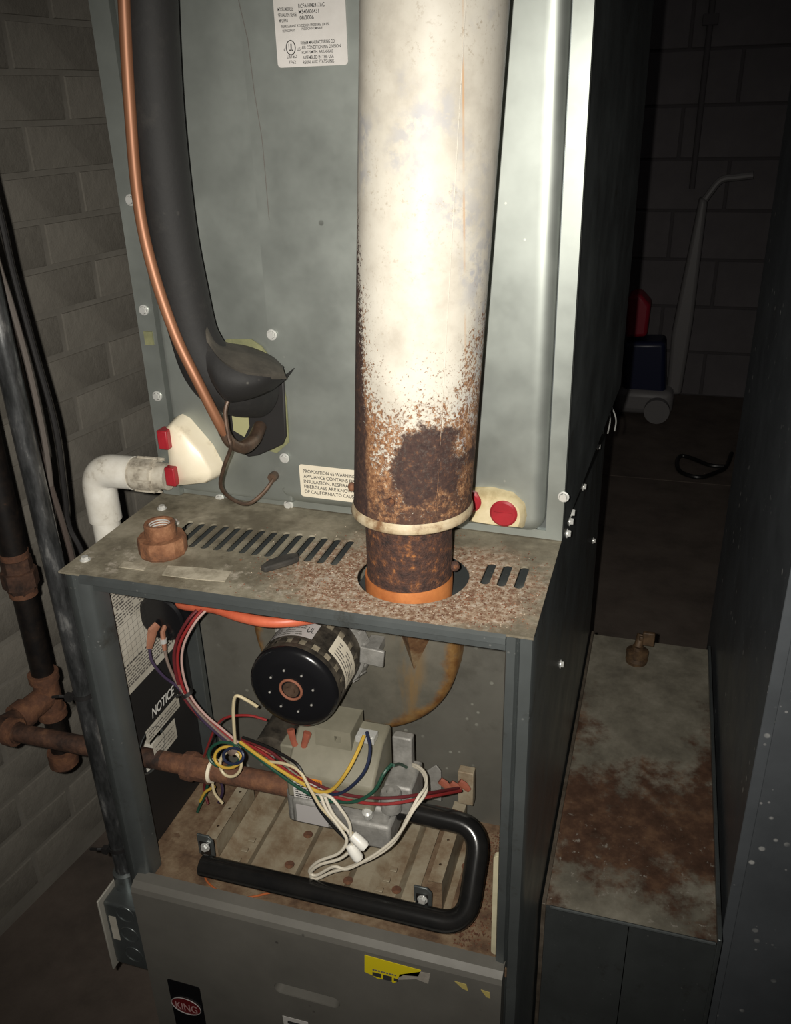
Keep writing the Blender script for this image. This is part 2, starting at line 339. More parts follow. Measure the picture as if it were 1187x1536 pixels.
# left wall: painted brick, turned 8 degrees from the furnace
WB = Vector((-0.438, 0.268, 0.0)); WA = math.radians(8)
wl = bpy.data.objects.new('wall_left', None)
def wl3(s_, z, dpt): return WB + Vector((math.sin(WA), math.cos(WA), 0))*s_ + Vector((math.cos(WA), -math.sin(WA), 0))*dpt + Vector((0, 0, z))
def wbox(s0, s1, z0, z1, d0, d1):
    q = [wl3(s, z, d) for z in (z0, z1) for s, d in ((s0, d0), (s1, d0), (s1, d1), (s0, d1))]
    return MB().add(q, [(3, 2, 1, 0), (4, 5, 6, 7), (0, 1, 5, 4), (1, 2, 6, 5), (2, 3, 7, 6), (3, 0, 4, 7)])
bpy.data.objects.remove(wl)
wl = build(wbox(-1.6, 3.6, -0.02, 2.4, -0.2, 0.0), 'wall_left', 'mortar', kind='structure', rz=-WA)
proto = []
for v in range(4):
    hs, hz, pr = 0.0905, 0.0295, 0.0028; j = lambda a=0.0014: random.uniform(-a, a)
    outr = [(-hs+j(), -hz+j()), (hs+j(), -hz+j()), (hs+j(), hz+j()), (-hs+j(), hz+j())]
    mb = MB(); rs = []
    for ins, dp in ((0, -0.002), (0.001, pr*0.55), (0.0045, pr)):
        rs.append([wl3(sx*(abs(a)-ins), (1 if b > 0 else -1)*(abs(b)-ins), dp+(j(0.0008) if dp == pr else 0)) for (a, b) in outr for sx in ((1 if a > 0 else -1),)])
    mb.rings(rs, False, True); proto.append(mb)
bm_proto = [None]*4; row = 0; z = 0.028-0.0675
while z < 1.75:
    off = 0.296 if int(round((z-0.028)/0.0675)) % 2 == 1 else 0.388
    s = off-0.19*6
    while s < 1.0:
        k = random.randrange(4); c = wl3(s+0.095, z+0.03375, 0.001)
        if s > -0.75 and z > -0.03:
            if bm_proto[k] is None:
                mb = MB(); mb.v = [v - wl3(0, 0, 0) + c for v in proto[k].v]; mb.f = proto[k].f
                bm_proto[k] = build(mb, 'brick', 'brick', wl)
            else: clone(bm_proto[k], c, wl)
        s += 0.19
    z += 0.0675
# back wall of grey blocks
YB = 3.5
wb = build(MB().box((-0.6, YB, -0.02), (3.2, YB+0.2, 2.6)), 'wall_back', 'blockmortar', kind='structure')
bp = None
for i in range(11):
    for q in range(6):
        c = Vector((0.10+q*0.405+(0.2 if i % 2 else 0), YB+0.0005, 0.1+i*0.203))
        if bp is None: bp = build(MB().box((c.x-0.197, YB-0.007, c.z-0.0965), (c.x+0.197, YB+0.008, c.z+0.0965)), 'block', 'block', wb, bevel=0.004)
        else: clone(bp, c, wb)
build(MB().box((3.1, -1.6, -0.02), (3.2, 3.5, 2.6)), 'wall_right', 'block', kind='structure')

# ================================================================ FURNACE
DEP = 0.79
FUR = root('furnace', (W/2, DEP/2, 0), 'open grey steel gas furnace with its burner cover removed and rusty top', 'furnace')
# left side with gas-pipe hole, right side, back
hp = hX(212, 1112, 0.003)
pl = plate([(0.0, 0.0), (DEP, 0.0), (DEP, H-0.002), (0.0, H-0.002)], [circ(0.072, 0.590, 0.028, 28)], (0.002, 0, 0), lambda a, b: Vector((0.0, a, b)))
build(pl, 'side_panel', 'galv', FUR, bevel=0)
build(MB().box((W-0.002, 0.002, 0), (W, DEP, H-0.002)), 'side_panel', 'galv', FUR)
build(MB().box((0.002, DEP-0.002, 0), (W-0.002, DEP, H-0.002)), 'back_panel', 'galv', FUR)
# inner black liner on the left
pl = plate([(0.03, ZD-0.01), (0.176, ZD-0.01), (0.176, H-0.02), (0.03, H-0.02)], [circ(0.072, 0.590, 0.0265, 28)], (0.002, 0, 0), lambda a, b: Vector((0.0025, a, b)))
build(pl, 'side_liner', 'black', FUR, label='black liner sheet with paper labels')
build(MB().tube([Vector((0.004, 0.072+0.027*math.cos(a), 0.590+0.027*math.sin(a))) for a in [2*math.pi*i/24 for i in range(25)]], 0.0012, 6), 'hole_rim', 'galv', FUR)
# top plate with louvre slots and flue hole
FX, FY = 0.327, 0.072
sl = []
for i in range(14): sl.append(pill(0.066+i*0.0137, 0.0985, 0.0082, 0.054))
for x in (0.389, 0.404, 0.4195): sl.append(pill(x, 0.092, 0.0085, 0.042))
hole = circ(FX-0.004, FY, 0.0515, 40)
m = mat('grimy_top_plate', (0.2, 0.18, 0.13), 0.6, 0.2); n = N(m); X, Y, Z = n.xyz()
dx = n.math('SUBTRACT', X, FX-W/2); dy = n.math('SUBTRACT', Y, 0.06-DEP/2)
d = n.math('SQRT', n.math('ADD', n.math('MULTIPLY', dx, dx), n.math('MULTIPLY', n.math('MULTIPLY', dy, dy), 2.2)))
base = n.ramp(n.noise(22, 7, 0.7), [(0.28, (0.085, 0.072, 0.050)), (0.5, (0.23, 0.205, 0.15)), (0.75, (0.36, 0.325, 0.25))])
base = n.mix(n.step(n.noise(9, 5, 0.65, (1, 1, 1), (3, 1, 0)), 0.48, 0.62), base, (0.135, 0.116, 0.082))
rustc = n.ramp(n.noise(170, 6, 0.75), [(0.30, (0.10, 0.046, 0.026)), (0.43, (0.215, 0.125, 0.078)), (0.53, (0.37, 0.28, 0.20)), (0.66, (0.56, 0.50, 0.43))])
msk = n.step(n.math('ADD', d, n.math('MULTIPLY', n.math('SUBTRACT', n.noise(26, 6, 0.7), 0.5), 0.16)), 0.145, 0.09)
c = n.mix(msk, base, rustc)
pale = n.math('MULTIPLY', n.step(n.noise(30, 7, 0.75, (1, 1, 1), (7, 2, 1)), 0.54, 0.66), n.step(n.math('ABSOLUTE', n.math('SUBTRACT', Y, 0.035-DEP/2)), 0.045, 0.015))
c = n.mix(n.math('MULTIPLY', pale, 0.8), c, (0.46, 0.41, 0.34))
n.color(c); n.rough(n.ramp(n.noise(22, 7, 0.7), [(0.3, (0.45,)*3), (0.6, (0.8,)*3)])); n.bump(n.noise(150, 5), 0.35, 0.0015); MT['topplate'] = m
pl = plate([(-0.004, -0.004), (W, -0.004), (W, DEP), (-0.004, DEP)], sl+[hole], (0, 0, -0.002), lambda a, b: Vector((a, b, H)))
build(pl, 'top_plate', 'topplate', FUR, smooth=0, label='grimy rust-dusted top sheet with slanted louvre slots')
# dark vest ceiling beneath the slots so they read as holes onto the box below
build(MB().box((0.380, 0.010, H-0.014), (W-0.004, 0.170, H-0.012)), 'upper_baffle', 'galv', FUR)
build(MB().box((0.055, 0.062, H-0.016), (0.255, 0.150, H-0.0145)), 'upper_baffle', 'galv', FUR)
# front top rail: bright rolled lip then recessed dark channel
build(MB().strip([(0.020, -0.004, H), (0.020, -0.0075, H-0.002), (0.020, -0.008, H-0.0075), (0.020, 0.003, H-0.0085)], (W-0.042, 0, 0)), 'top_rail', 'galv', FUR, smooth=20)
build(MB().strip([(0.020, 0.003, H-0.0080), (0.020, 0.003, H-0.0205), (0.020, 0.012, H-0.0215)], (W-0.042, 0, 0)), 'rail_channel', 'galv', FUR, smooth=20)
# corner posts (folded sheet)
pz = (0, 0, H-0.003-0.02)
build(MB().strip([(0.0, 0.03, 0.02), (-0.001, 0.002, 0.02), (0.001, -0.001, 0.02), (0.0085, -0.002, 0.02), (0.0105, 0.0025, 0.02), (0.0125, -0.002, 0.02), (0.0225, -0.001, 0.02), (0.026, 0.003, 0.02), (0.0265, 0.024, 0.02)], pz), 'corner_post', 'galv', FUR, smooth=50)
build(MB().strip([(W, 0.03, 0.02), (W+0.0005, 0.002, 0.02), (W-0.001, -0.002, 0.02), (W-0.0105, -0.003, 0.02), (W-0.0125, 0.002, 0.02), (W-0.0145, -0.003, 0.02), (W-0.022, -0.002, 0.02), (W-0.0235, 0.002, 0.02), (W-0.0235, 0.024, 0.02)], pz), 'corner_post', 'galv', FUR, smooth=50)
# vestibule (back) panel, folded flange on the left, lower ledge
build(MB().strip([(0.022, 0.182, H-0.004), (0.022, 0.182, ZD+0.060), (0.022, 0.186, ZD+0.058), (0.022, 0.186, ZD-0.010)], (W-0.026, 0, 0)), 'vestibule_panel', 'vest', FUR, smooth=20)
build(MB().box((0.0045, 0.1715, ZD-0.01), (0.0215, 0.181, H-0.02)), 'vestibule_flange', 'galv', FUR, bevel=0.001)
MT['deck'] = nmat('rusty_deck', [(0.28, (0.050, 0.026, 0.015)), (0.45, (0.125, 0.075, 0.042)), (0.6, (0.20, 0.14, 0.085)), (0.8, (0.27, 0.21, 0.15))], 34, 0.85, 0.05, 8, 0.5, (1, 1, 1), 140)
build(MB().box((0.0045, -0.001, ZD-0.022), (W-0.004, 0.188, ZD-0.010)), 'burner_deck', 'deck', FUR)
# heap of red rust at the right of the deck
rng = random.Random(3); mb = MB()
for i in range(900):
    x = rng.uniform(0.375, 0.437); y = rng.uniform(0.012, 0.176); s_ = rng.uniform(0.0006, 0.0021)
    c0 = Vector((x, y, ZD-0.0102+rng.uniform(0, 0.001))); a = rng.uniform(0, 6.3)
    mb.add([c0+Vector((s_*math.cos(a+k*2.1), s_*math.sin(a+k*2.1), 0)) for k in range(3)]+[c0+Vector((0, 0, s_))], [(0, 1, 3), (1, 2, 3), (2, 0, 3)])
build(mb, 'rust_flakes', 'rust', FUR, smooth=0, kind='stuff', label='red-brown rust flakes heaped on the deck')
# lower (blower) door with pill-shaped finger pull
DY = -0.019
q = hY(460, 1493, DY)
door = plate([(0.013, 0.03), (W-0.013, 0.03), (W-0.013, ZD-0.012), (0.013, ZD-0.012)], [pill(q.x, q.z, 0.078, 0.017, 8)], (0, 0.0015, 0), lambda a, b: Vector((a, DY, b)))
k = len(door.v)
door.strip([(0.013, DY, ZD-0.012), (0.013, DY+0.002, ZD-0.006), (0.013, DY+0.008, ZD-0.001), (0.013, 0.002, ZD)], (W-0.026, 0, 0))
door.add([(0.013, DY, 0.03), (0.013, DY, ZD-0.012), (0.013, 0.002, ZD), (0.013, 0.002, 0.03)], [(0, 1, 2, 3)])
door.add([(W-0.013, DY, 0.03), (W-0.013, DY, ZD-0.012), (W-0.013, DY+0.008, ZD-0.001), (W-0.013, 0.002, ZD), (W-0.013, 0.002, 0.03)], [(0, 1, 2, 3, 4)])
DOOR = build(door, 'blower_door', 'door', FUR, smooth=25, label='lower brown-grey door with finger pull and stickers')
lp = pill(q.x, q.z, 0.078, 0.017, 8)
mb = MB().rings([[Vector((a, DY+0.0012, b)) for a, b in lp], [Vector((q.x+(a-q.x)*0.97, DY+0.014, q.z+(b-q.z)*0.85)) for a, b in lp]], False, True)
build(mb, 'finger_pull', 'door', DOOR)
e = DY-0.0006
def d3(a, b): return Vector((a, e, b))
def d3b(a, b): return Vector((a, e-0.0004, b))
def d3c(a, b): return Vector((a, e-0.0008, b))
p0 = hY(251, 1469, DY); p1 = hY(300, 1484, DY); xw = p1.x-p0.x
BK = build(MB().prism([d3(a, b) for a, b in rrect(p0.x, p1.x, p0.z-0.092, p0.z+0.002, 0.003)], (0, 0.0005, 0)), 'emblem_plate', 'black_gloss', DOOR, label='black emblem plate with red oval badge')
oc = hY(280, 1508, DY); orx, orz = xw*0.455, 0.0135
build(MB().prism([d3b(a, b) for a, b in circ(oc.x, oc.z, orx, 32, orz)], (0, 0.0003, 0)), 'badge', 'red_oval', DOOR)
ring = [d3c(a, b) for a, b in circ(oc.x, oc.z, orx, 40, orz)]
build(MB().tube(ring+[ring[0]], 0.0005, 5), 'badge_outline', 'silver', DOOR)
mb = put_text(MB(), 'KING', (oc.x-orx*0.74, oc.z-0.0082), d3c, width=orx*1.48, height=0.0125)
build(mb, 'lettering', 'pink_text', DOOR, smooth=0)
# torn yellow sticker
def pix(poly, f): return [f(hY(x, y, DY).x, hY(x, y, DY).z) for x, y in poly]
build(MB().prism(pix([(547, 1432), (632, 1455), (628, 1464), (606, 1462), (598, 1466), (596, 1472), (590, 1474), (586, 1470), (566, 1467), (558, 1462), (547, 1457)], d3), (0, 0.0005, 0)), 'torn_sticker', 'yellow', DOOR, label='torn remains of a yellow guide sticker')
build(MB().prism(pix([(600, 1461), (630, 1457), (646, 1460), (643, 1475), (625, 1468), (598, 1469)], d3), (0, 0.0004, 0)), 'sticker_residue', 'residue', DOOR)
mb = MB()
for poly in ([(559, 1457), (572, 1460), (572, 1466), (559, 1462)], [(575, 1461), (588, 1464), (588, 1471), (575, 1468)], [(591, 1466), (598, 1468), (598, 1472), (591, 1470)]): mb.prism(pix(poly, d3b), (0, 0.0003, 0))
build(mb, 'sticker_print', 'ink', DOOR)
mb = MB()
for k in range(9):
    x = 559+k*4.1; mb.prism(pix([(x, 1452.2+k*1.05), (x+3, 1453+k*1.05), (x+3, 1455+k*1.05), (x, 1454.2+k*1.05)], d3b), (0, 0.0002, 0))
build(mb, 'fine_print', 'ink_grey', DOOR, kind='stuff')
for poly in ([(682, 1471), (700, 1476), (703, 1486), (694, 1482)], [(722, 1484), (735, 1488), (736, 1497), (730, 1495)]):
    build(MB().prism(pix(poly, d3), (0, 0.0004, 0)), 'sticker_scrap', mat('pale_yellow_scrap', (0.42, 0.34, 0.11), 0.6), DOOR)
build(MB().prism(pix([(424, 1523), (462, 1533), (468, 1570), (430, 1560)], d3), (0, 0.0004, 0)), 'rating_sticker', 'paper', DOOR)
build(MB().prism(pix([(432, 1530), (470, 1540), (470, 1544), (432, 1534)], d3b), (0, 0.0002, 0)), 'print_bar', 'ink', DOOR)
# paper labels on the left liner
def l3(a, b): return Vector((0.0050, a, b))
def l3b(a, b): return Vector((0.0053, a, b))
LZ = 0.682
build(MB().prism([l3(0.031, LZ), l3(0.150, LZ), l3(0.150, H-0.028), l3(0.031, H-0.028)], (-0.0004, 0, 0)), 'wiring_label', 'paper_old', FUR, label='large white instruction label with tables and fine print')
mb = MB(); zz = LZ+0.005
for i in range(40):
    zz += 0.0035
    if zz > H-0.034: break
    if 0.716 < zz < 0.765: continue
    dashes(mb, l3b, 0.034, 0.146, zz, 0.0016 if i % 7 else 0.0025, 0.92, 0.02, 0.09)
for i in range(14): mb.add([l3b(0.036+i*0.0085, 0.716), l3b(0.0364+i*0.0085, 0.716), l3b(0.0364+i*0.0085, 0.765), l3b(0.036+i*0.0085, 0.765)], [(0, 1, 2, 3)])
for i in range(8): mb.add([l3b(0.034, 0.716+i*0.007), l3b(0.146, 0.716+i*0.007), l3b(0.146, 0.7164+i*0.007), l3b(0.034, 0.7164+i*0.007)], [(0, 1, 2, 3)])
build(mb, 'fine_print', 'ink_grey', FUR, smooth=0, kind='stuff')
mb = put_text(MB(), 'NOTICE', (0.083, 0.626), l3b, width=0.050, height=0.0125, shear=0.25)
build(mb, 'lettering', 'white', FUR, smooth=0)
build(MB().prism([l3(0.067, 0.602), l3(0.139, 0.602), l3(0.139, 0.6195), l3(0.067, 0.6195)], (-0.0003, 0, 0)), 'notice_panel', 'paper_old', FUR)
build(MB().prism([l3(0.075, 0.567), l3(0.124, 0.567), l3(0.124, 0.595), l3(0.075, 0.595)], (-0.0003, 0, 0)), 'notice_panel', 'paper_old', FUR)
mb = MB()
for zz in (0.605, 0.609, 0.613): dashes(mb, l3b, 0.071, 0.134, zz, 0.0018, 0.92)
for zz in (0.572, 0.577, 0.582, 0.587): dashes(mb, l3b, 0.079, 0.120, zz, 0.0014, 0.9)
build(mb, 'fine_print', 'ink_grey', FUR, smooth=0, kind='stuff')
# screws on the furnace side and top
SCR = {}
def screw(key, loc, d, parent, r=0.0045):
    if key not in SCR:
        mb = hex_screw(d, r); mb.v = [v+Vector(loc) for v in mb.v]; SCR[key] = build(mb, 'screw', 'zinc', parent); SCR[key+'o'] = MW[SCR[key]].translation - Vector(loc)
    else: clone(SCR[key], Vector(loc)+SCR[key+'o'], parent)
for x, y in ((851, 800), (855, 782), (858, 757), (875, 730), (897, 670), (890, 811), (841, 996)):
    q = hX(x, y, W); screw('side', (W, min(q.y, 0.75), min(q.z, H-0.008)), (1, 0, 0), FUR, 0.0038)
screw('side', (W, 0.735, 0.835), (1, 0, 0), FUR); screw('side', (W, 0.765, 0.845), (1, 0, 0), FUR)
for x, y in ((243, 763), (128, 840), (238, 785), (262, 785)):
    q = hZ(x, y, H); screw('top', q, (0, 0, 1), FUR, 0.0038)
build(MB().tube(smooth_path([(W+0.002, 0.735, 0.832), (W+0.008, 0.735, 0.80), (W+0.006, 0.737, 0.775)], 5), 0.0011, 6).tube(smooth_path([(W+0.002, 0.740, 0.832), (W+0.016, 0.742, 0.80), (W+0.016, 0.743, 0.778)], 5), 0.0011, 6), 'wire_hook', 'zinc', FUR)
# cream insulation strip behind the right post
q0 = hY(738, 1432, 0.012); q1 = hY(742, 1284, 0.012)
build(MB().prism([Vector((a, 0.012, b)) for a, b in rrect(q0.x-0.001, W-0.022, ZD-0.0095, q1.z, 0.004)], (0, 0.006, 0)), 'insulation_strip', 'strip', FUR, bevel=0.001)

# ---------------------------------------------------------------- inducer housing (round volute) and motor
IC = Vector((0.2275, 0.150, 0.724))
m = mat('stained_galvanised_housing', (0.25, 0.24, 0.2), 0.42, 0.35); n = N(m); X, Y, Z = n.xyz()
rr = n.math('SQRT', n.math('ADD', n.math('MULTIPLY', X, X), n.math('MULTIPLY', Z, Z)))
c = n.ramp(n.noise(16, 6, 0.7), [(0.3, (0.105, 0.10, 0.08)), (0.7, (0.20, 0.185, 0.15))])
rim = n.step(n.math('ADD', rr, n.math('MULTIPLY', n.math('SUBTRACT', n.noise(40, 6), 0.5), 0.03)), 0.103, 0.114)
c = n.mix(rim, c, n.ramp(n.noise(90, 5), [(0.35, (0.17, 0.075, 0.025)), (0.65, (0.30, 0.17, 0.06))]))
stain = n.math('MULTIPLY', n.step(n.math('ABSOLUTE', n.math('SUBTRACT', X, 0.066)), 0.024, 0.006), n.step(n.noise(34, 5, 0.6, (1, 1, 0.25)), 0.42, 0.62))
c = n.mix(n.math('MULTIPLY', stain, 0.75), c, (0.27, 0.165, 0.065)); n.color(c); MT['volute'] = m
IND = root('inducer_housing', (IC.x, 0.186, IC.z-0.118), 'round galvanised blower housing with rusty rim behind the black motor', 'blower housing')
build(MB().lathe((IC.x, 0.186, IC.z), (0, -1, 0), [(0, 0.119), (0.030, 0.119), (0.0335, 0.1165), (0.036, 0.112), (0.0362, 0.108)], 64), 'volute', 'volute', IND, smooth=40)
# V-shaped rusty outlet neck on the housing face
va = hY(592, 940, 0.148); vb = hY(657, 950, 0.148); vc = hY(621, 1006, 0.148)
mb = MB(); yy = 0.1495
P = [Vector((va.x, yy, va.z+0.012)), Vector((vb.x, yy, vb.z+0.012)), Vector((vc.x, yy, vc.z))]
ap = Vector((vc.x-0.002, yy-0.020, va.z+0.012))
mb.add(P+[ap], [(0, 3, 2), (3, 1, 2), (0, 1, 3), (0, 2, 1)])
build(mb, 'outlet_neck', nmat('rusty_neck', [(0.3, (0.05, 0.020, 0.010)), (0.5, (0.13, 0.065, 0.028)), (0.7, (0.22, 0.16, 0.09))], 60, 0.7, 0.1, 7), IND, smooth=0, label='rusty V-shaped outlet neck')
MC = Vector((0.2005, 0.05, 0.7275)); MR = 0.0475
MOT = root('inducer_motor', (MC.x, 0.10, MC.z-MR), 'round black vented electric motor with silver and white stickers', 'motor')
yA = 0.048
AX = (0, 1, 0); O = (MC.x, yA, MC.z)
build(MB().lathe(O, AX, [(0.0, 0.0), (0.0005, 0.030), (0.002, 0.043), (0.0055, MR-0.0006), (0.009, MR)], 48, False, False), 'end_cap', 'black_gloss', MOT, smooth=40, label='glossy black end cap')
build(MB().lathe(O, AX, [(0.012, MR-0.006), (0.086, MR-0.006)], 40), 'core', nmat('motor_winding', [(0.3, (0.10, 0.085, 0.06)), (0.7, (0.34, 0.29, 0.21))], 60, 0.6), MOT)
MT['motorband'] = nmat('dusty_black_band', [(0.35, (0.014, 0.012, 0.010)), (0.7, (0.085, 0.072, 0.055))], 40, 0.5)
def band(h0, h1, r): build(MB().lathe(O, AX, [(h0, r-0.002), (h0, r), (h1, r), (h1, r-0.002)], 48, False, False), 'band', 'motorband', MOT, smooth=40)
band(0.009, 0.0155, MR); band(0.0255, 0.0555, MR); band(0.0665, 0.078, MR)
A_, B_ = frame(AX)
def cylp(h, ang, r): return Vector(O) + Vector(AX)*h + (A_*math.cos(ang) + B_*math.sin(ang))*r
bp = None
for h0, h1 in ((0.0150, 0.026), (0.055, 0.067)):
    for i in range(20):
        a0 = 2*math.pi*i/20; mb = MB(); rs = []
        for h in (h0, h1): rs.append([cylp(h, a0+t, r) for t, r in ((-0.075, MR-0.002), (-0.075, MR-0.0001), (0.075, MR-0.0001), (0.075, MR-0.002))])
        build(mb.rings(rs), 'vent_bar', 'motorband', MOT, smooth=0)
def patch(h0, h1, a0, a1, r, name, mt, lab=None):
    mb = MB(); K = 14
    for i in range(K):
        t0 = a0+(a1-a0)*i/K; t1 = a0+(a1-a0)*(i+1)/K
        mb.add([cylp(h0, t0, r), cylp(h1, t0, r), cylp(h1, t1, r), cylp(h0, t1, r)], [(0, 1, 2, 3)])
    return build(mb, name, mt, MOT, smooth=60, label=lab)
# angle 0 = up (frame a = z), find sense of B_
sgn = 1 if B_.x > 0 else -1
patch(0.0275, 0.0535, sgn*-0.75, sgn*0.30, MR+0.0004, 'spec_sticker', 'silver', 'silver specification sticker')
patch(0.0265, 0.0550, sgn*0.72, sgn*1.75, MR+0.0004, 'warning_sticker', 'paper_warm', 'white warning sticker')
mb = MB()
for i in range(6): dashes(mb, lambda a, b: cylp(b, sgn*a, MR+0.0007), -0.68, 0.05 if i != 2 else -0.1, 0.0300+i*0.0038, 0.0016, 0.8, 0.05, 0.16)
for i in range(5): dashes(mb, lambda a, b: cylp(b, sgn*a, MR+0.0007), 0.85, 1.65, 0.0300+i*0.0042, 0.0016, 0.8, 0.05, 0.16)
build(mb, 'fine_print', 'ink_grey', MOT, smooth=0, kind='stuff')
mb = put_text(MB(), 'UL', (0.10, 0.036), lambda a, b: cylp(b, sgn*a, MR+0.0008), width=0.16, height=0.009); build(mb, 'lettering', 'ink', MOT, smooth=0)
rg = [Vector((MC.x+0.0115*math.cos(a), yA-0.0006, MC.z+0.002+0.0115*math.sin(a))) for a in [2*math.pi*i/24 for i in range(25)]]
build(MB().tube(rg, 0.0014, 8), 'shaft_ring', mat('dull_copper_ring', (0.22, 0.085, 0.05), 0.5), MOT)
build(MB().cyl((MC.x, yA-0.0035, MC.z+0.002), (MC.x, yA+0.004, MC.z+0.002), 0.0045, n_=16).cyl((MC.x, yA-0.001, MC.z+0.002), (MC.x, yA+0.002, MC.z+0.002), 0.0085, n_=20), 'shaft_end', 'copper_old', MOT, smooth=40)
bp = None
for i in range(8):
    a = 2*math.pi*(i+0.3)/8; c = Vector((MC.x+0.0245*math.cos(a), yA-0.0004, MC.z+0.0245*math.sin(a)))
    if bp is None: bp = build(MB().sphere(c, 0.0014, 8, 6), 'rivet', 'alu', MOT)
    else: clone(bp, c, MOT)
build(MB().lathe(O, AX, [(0.077, MR-0.004), (0.077, MR+0.0035), (0.082, MR+0.006), (0.088, MR+0.007), (0.0885, MR-0.004)], 40, True, True), 'mount_ring', 'alu', MOT, smooth=40)
for i in range(24):
    a = 2*math.pi*i/24; mb = MB().rings([[cylp(h, a+t, r) for t, r in ((-0.03, MR), (-0.03, r2), (0.03, r2), (0.03, MR))] for h, r2 in ((0.0785, MR+0.0055), (0.0865, MR+0.0085))]); build(mb, 'cooling_fin', 'alu', MOT, smooth=0)
q = hY(560, 988, 0.115)
build(MB().prism([q+Vector((-0.016, 0, -0.008)), q+Vector((0.010, 0, -0.010)), q+Vector((0.012, 0, 0.010)), q+Vector((-0.014, 0, 0.012))], (0, 0.004, 0)).prism([q+Vector((-0.014, 0.004, -0.006)), q+Vector((0.002, 0.004, -0.006)), q+Vector((0.002, 0.004, 0.006)), q+Vector((-0.014, 0.004, 0.006))], (0, 0.031, 0)), 'mount_lug', 'alu', MOT, bevel=0.001)

# ---------------------------------------------------------------- pressure switch
PS = root('pressure_switch', (0.047, 0.12, 0.74), 'round black pressure switch with two tan push-on terminals', 'pressure switch')
pc = hY(240, 929, 0.095)
build(MB().lathe(pc, (0, 1, 0), [(0.0, 0.0), (0.0, 0.0245), (0.002, 0.0275), (0.006, 0.0275), (0.007, 0.0255), (0.013, 0.0255), (0.0135, 0.0285), (0.017, 0.0285), (0.0175, 0.024), (0.034, 0.024), (0.034, 0.0)], 40, False, False), 'body', 'black_gloss', PS, smooth=30)
for a in (3.7, 0.2, 5.6):
    c0 = pc+Vector((0.029*math.cos(a), 0.009, 0.029*math.sin(a))); build(MB().cyl(c0+Vector((0, -0.003, 0)), c0+Vector((0, 0.003, 0)), 0.0052, n_=14), 'mount_ear', 'black_gloss', PS)
build(MB().lathe(pc, (0, 1, 0), [(0.0175, 0.0242), (0.0178, 0.0247), (0.032, 0.0247), (0.033, 0.0242)], 40, False, False), 'metal_shell', 'motorband', PS, smooth=30)
build(MB().cyl(pc+Vector((0.010, 0.03, 0.010)), pc+Vector((0.010, 0.075, 0.010)), 0.012, n_=20), 'bracket', 'black', PS)
ta = hY(229, 945, 0.088); tb = hY(224, 972, 0.084)
build(MB().tube([ta+Vector((0.003, 0.006, 0.004)), ta, ta*0.5+tb*0.5, tb], [0.005, 0.0062, 0.0052, 0.0036], 8, True, 0.65), 'terminal', 'spade', PS)
ta2 = hY(244, 948, 0.09); tb2 = hY(247, 975, 0.086)
build(MB().tube([ta2+Vector((0.0, 0.006, 0.004)), ta2, ta2*0.5+tb2*0.5, tb2], [0.003, 0.0034, 0.0034, 0.0026], 8, True, 0.8), 'terminal', 'spade', PS)
cc = ta2*0.5+tb2*0.5; build(MB().cyl(cc+Vector((0, 0, 0.003)), cc+Vector((0, -0.0005, -0.002)), 0.0038, n_=12), 'terminal_collar', 'zinc', PS)

# ---------------------------------------------------------------- burner tray on the deck
TR = root('burner_tray', (0.212, 0.10, ZD-0.010), 'tan rust-spotted burner tray with side brackets under the gas valve', 'burner tray')
MT['tray'] = nmat('tan_rusty_sheet', [(0.26, (0.10, 0.050, 0.025)), (0.42, (0.21, 0.155, 0.098)), (0.58, (0.30, 0.255, 0.18)), (0.8, (0.36, 0.32, 0.24))], 26, 0.65, 0.1, 8, 0.3)
zt = ZD-0.0098; prof = []; x = 0.094
for i in range(4): prof += [(x, 0.014), (x+0.010, 0.004), (x+0.030, 0.004), (x+0.040, 0.014), (x+0.056, 0.014)]; x += 0.059
prof = [Vector((a, 0.032, zt+b)) for a, b in prof]
build(MB().strip(prof, (0, 0.140, 0)), 'burner_sheet', 'tray', TR, smooth=20)
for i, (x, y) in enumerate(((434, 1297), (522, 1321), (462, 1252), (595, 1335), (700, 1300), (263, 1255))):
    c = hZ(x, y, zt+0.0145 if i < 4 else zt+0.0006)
    build(MB().cyl(c, c+Vector((0, 0, 0.0006)), 0.0055, n_=18), 'hole_disc', 'rust' if i < 5 else 'deck', TR)  # solid rusty discs laid on as holes; the dark opening is only colour
for x0, y0 in ((356, 1290), (569, 1335)):
    for k in range(3):
        c = hZ(x0+k*11, y0-k*15, zt+0.0148); build(MB().box(c+Vector((-0.004, -0.003, 0)), c+Vector((0.004, 0.003, 0.0016))), 'stamped_tab', 'tray', TR, bevel=0.0005)
def bracket(xa, xb, y0, y1, z1):
    s_ = 1 if xb > xa else -1
    mb = plate([(xa, y0), (xb, y0), (xb, y1), (xa, y1)], [circ((xa+xb)/2, y0+(y1-y0)*t, 0.0018, 10) for t in (0.2, 0.5, 0.8)], (0, 0, -0.0008), lambda u_, v_: Vector((u_, v_, z1)))
    mb.strip([(xa, y0, z1-0.004), (xa, y0, z1)], (0, y1-y0, 0)); mb.strip([(xb, y0, z1), (xb, y0, zt), (xb+s_*0.008, y0, zt+0.001)], (0, y1-y0, 0))
    b = build(mb, 'bracket', 'tray', TR, smooth=20)
    return b
b1 = bracket(0.079, 0.0935, 0.040, 0.135, 0.508); b2 = bracket(0.3405, 0.355, 0.046, 0.165, 0.512)
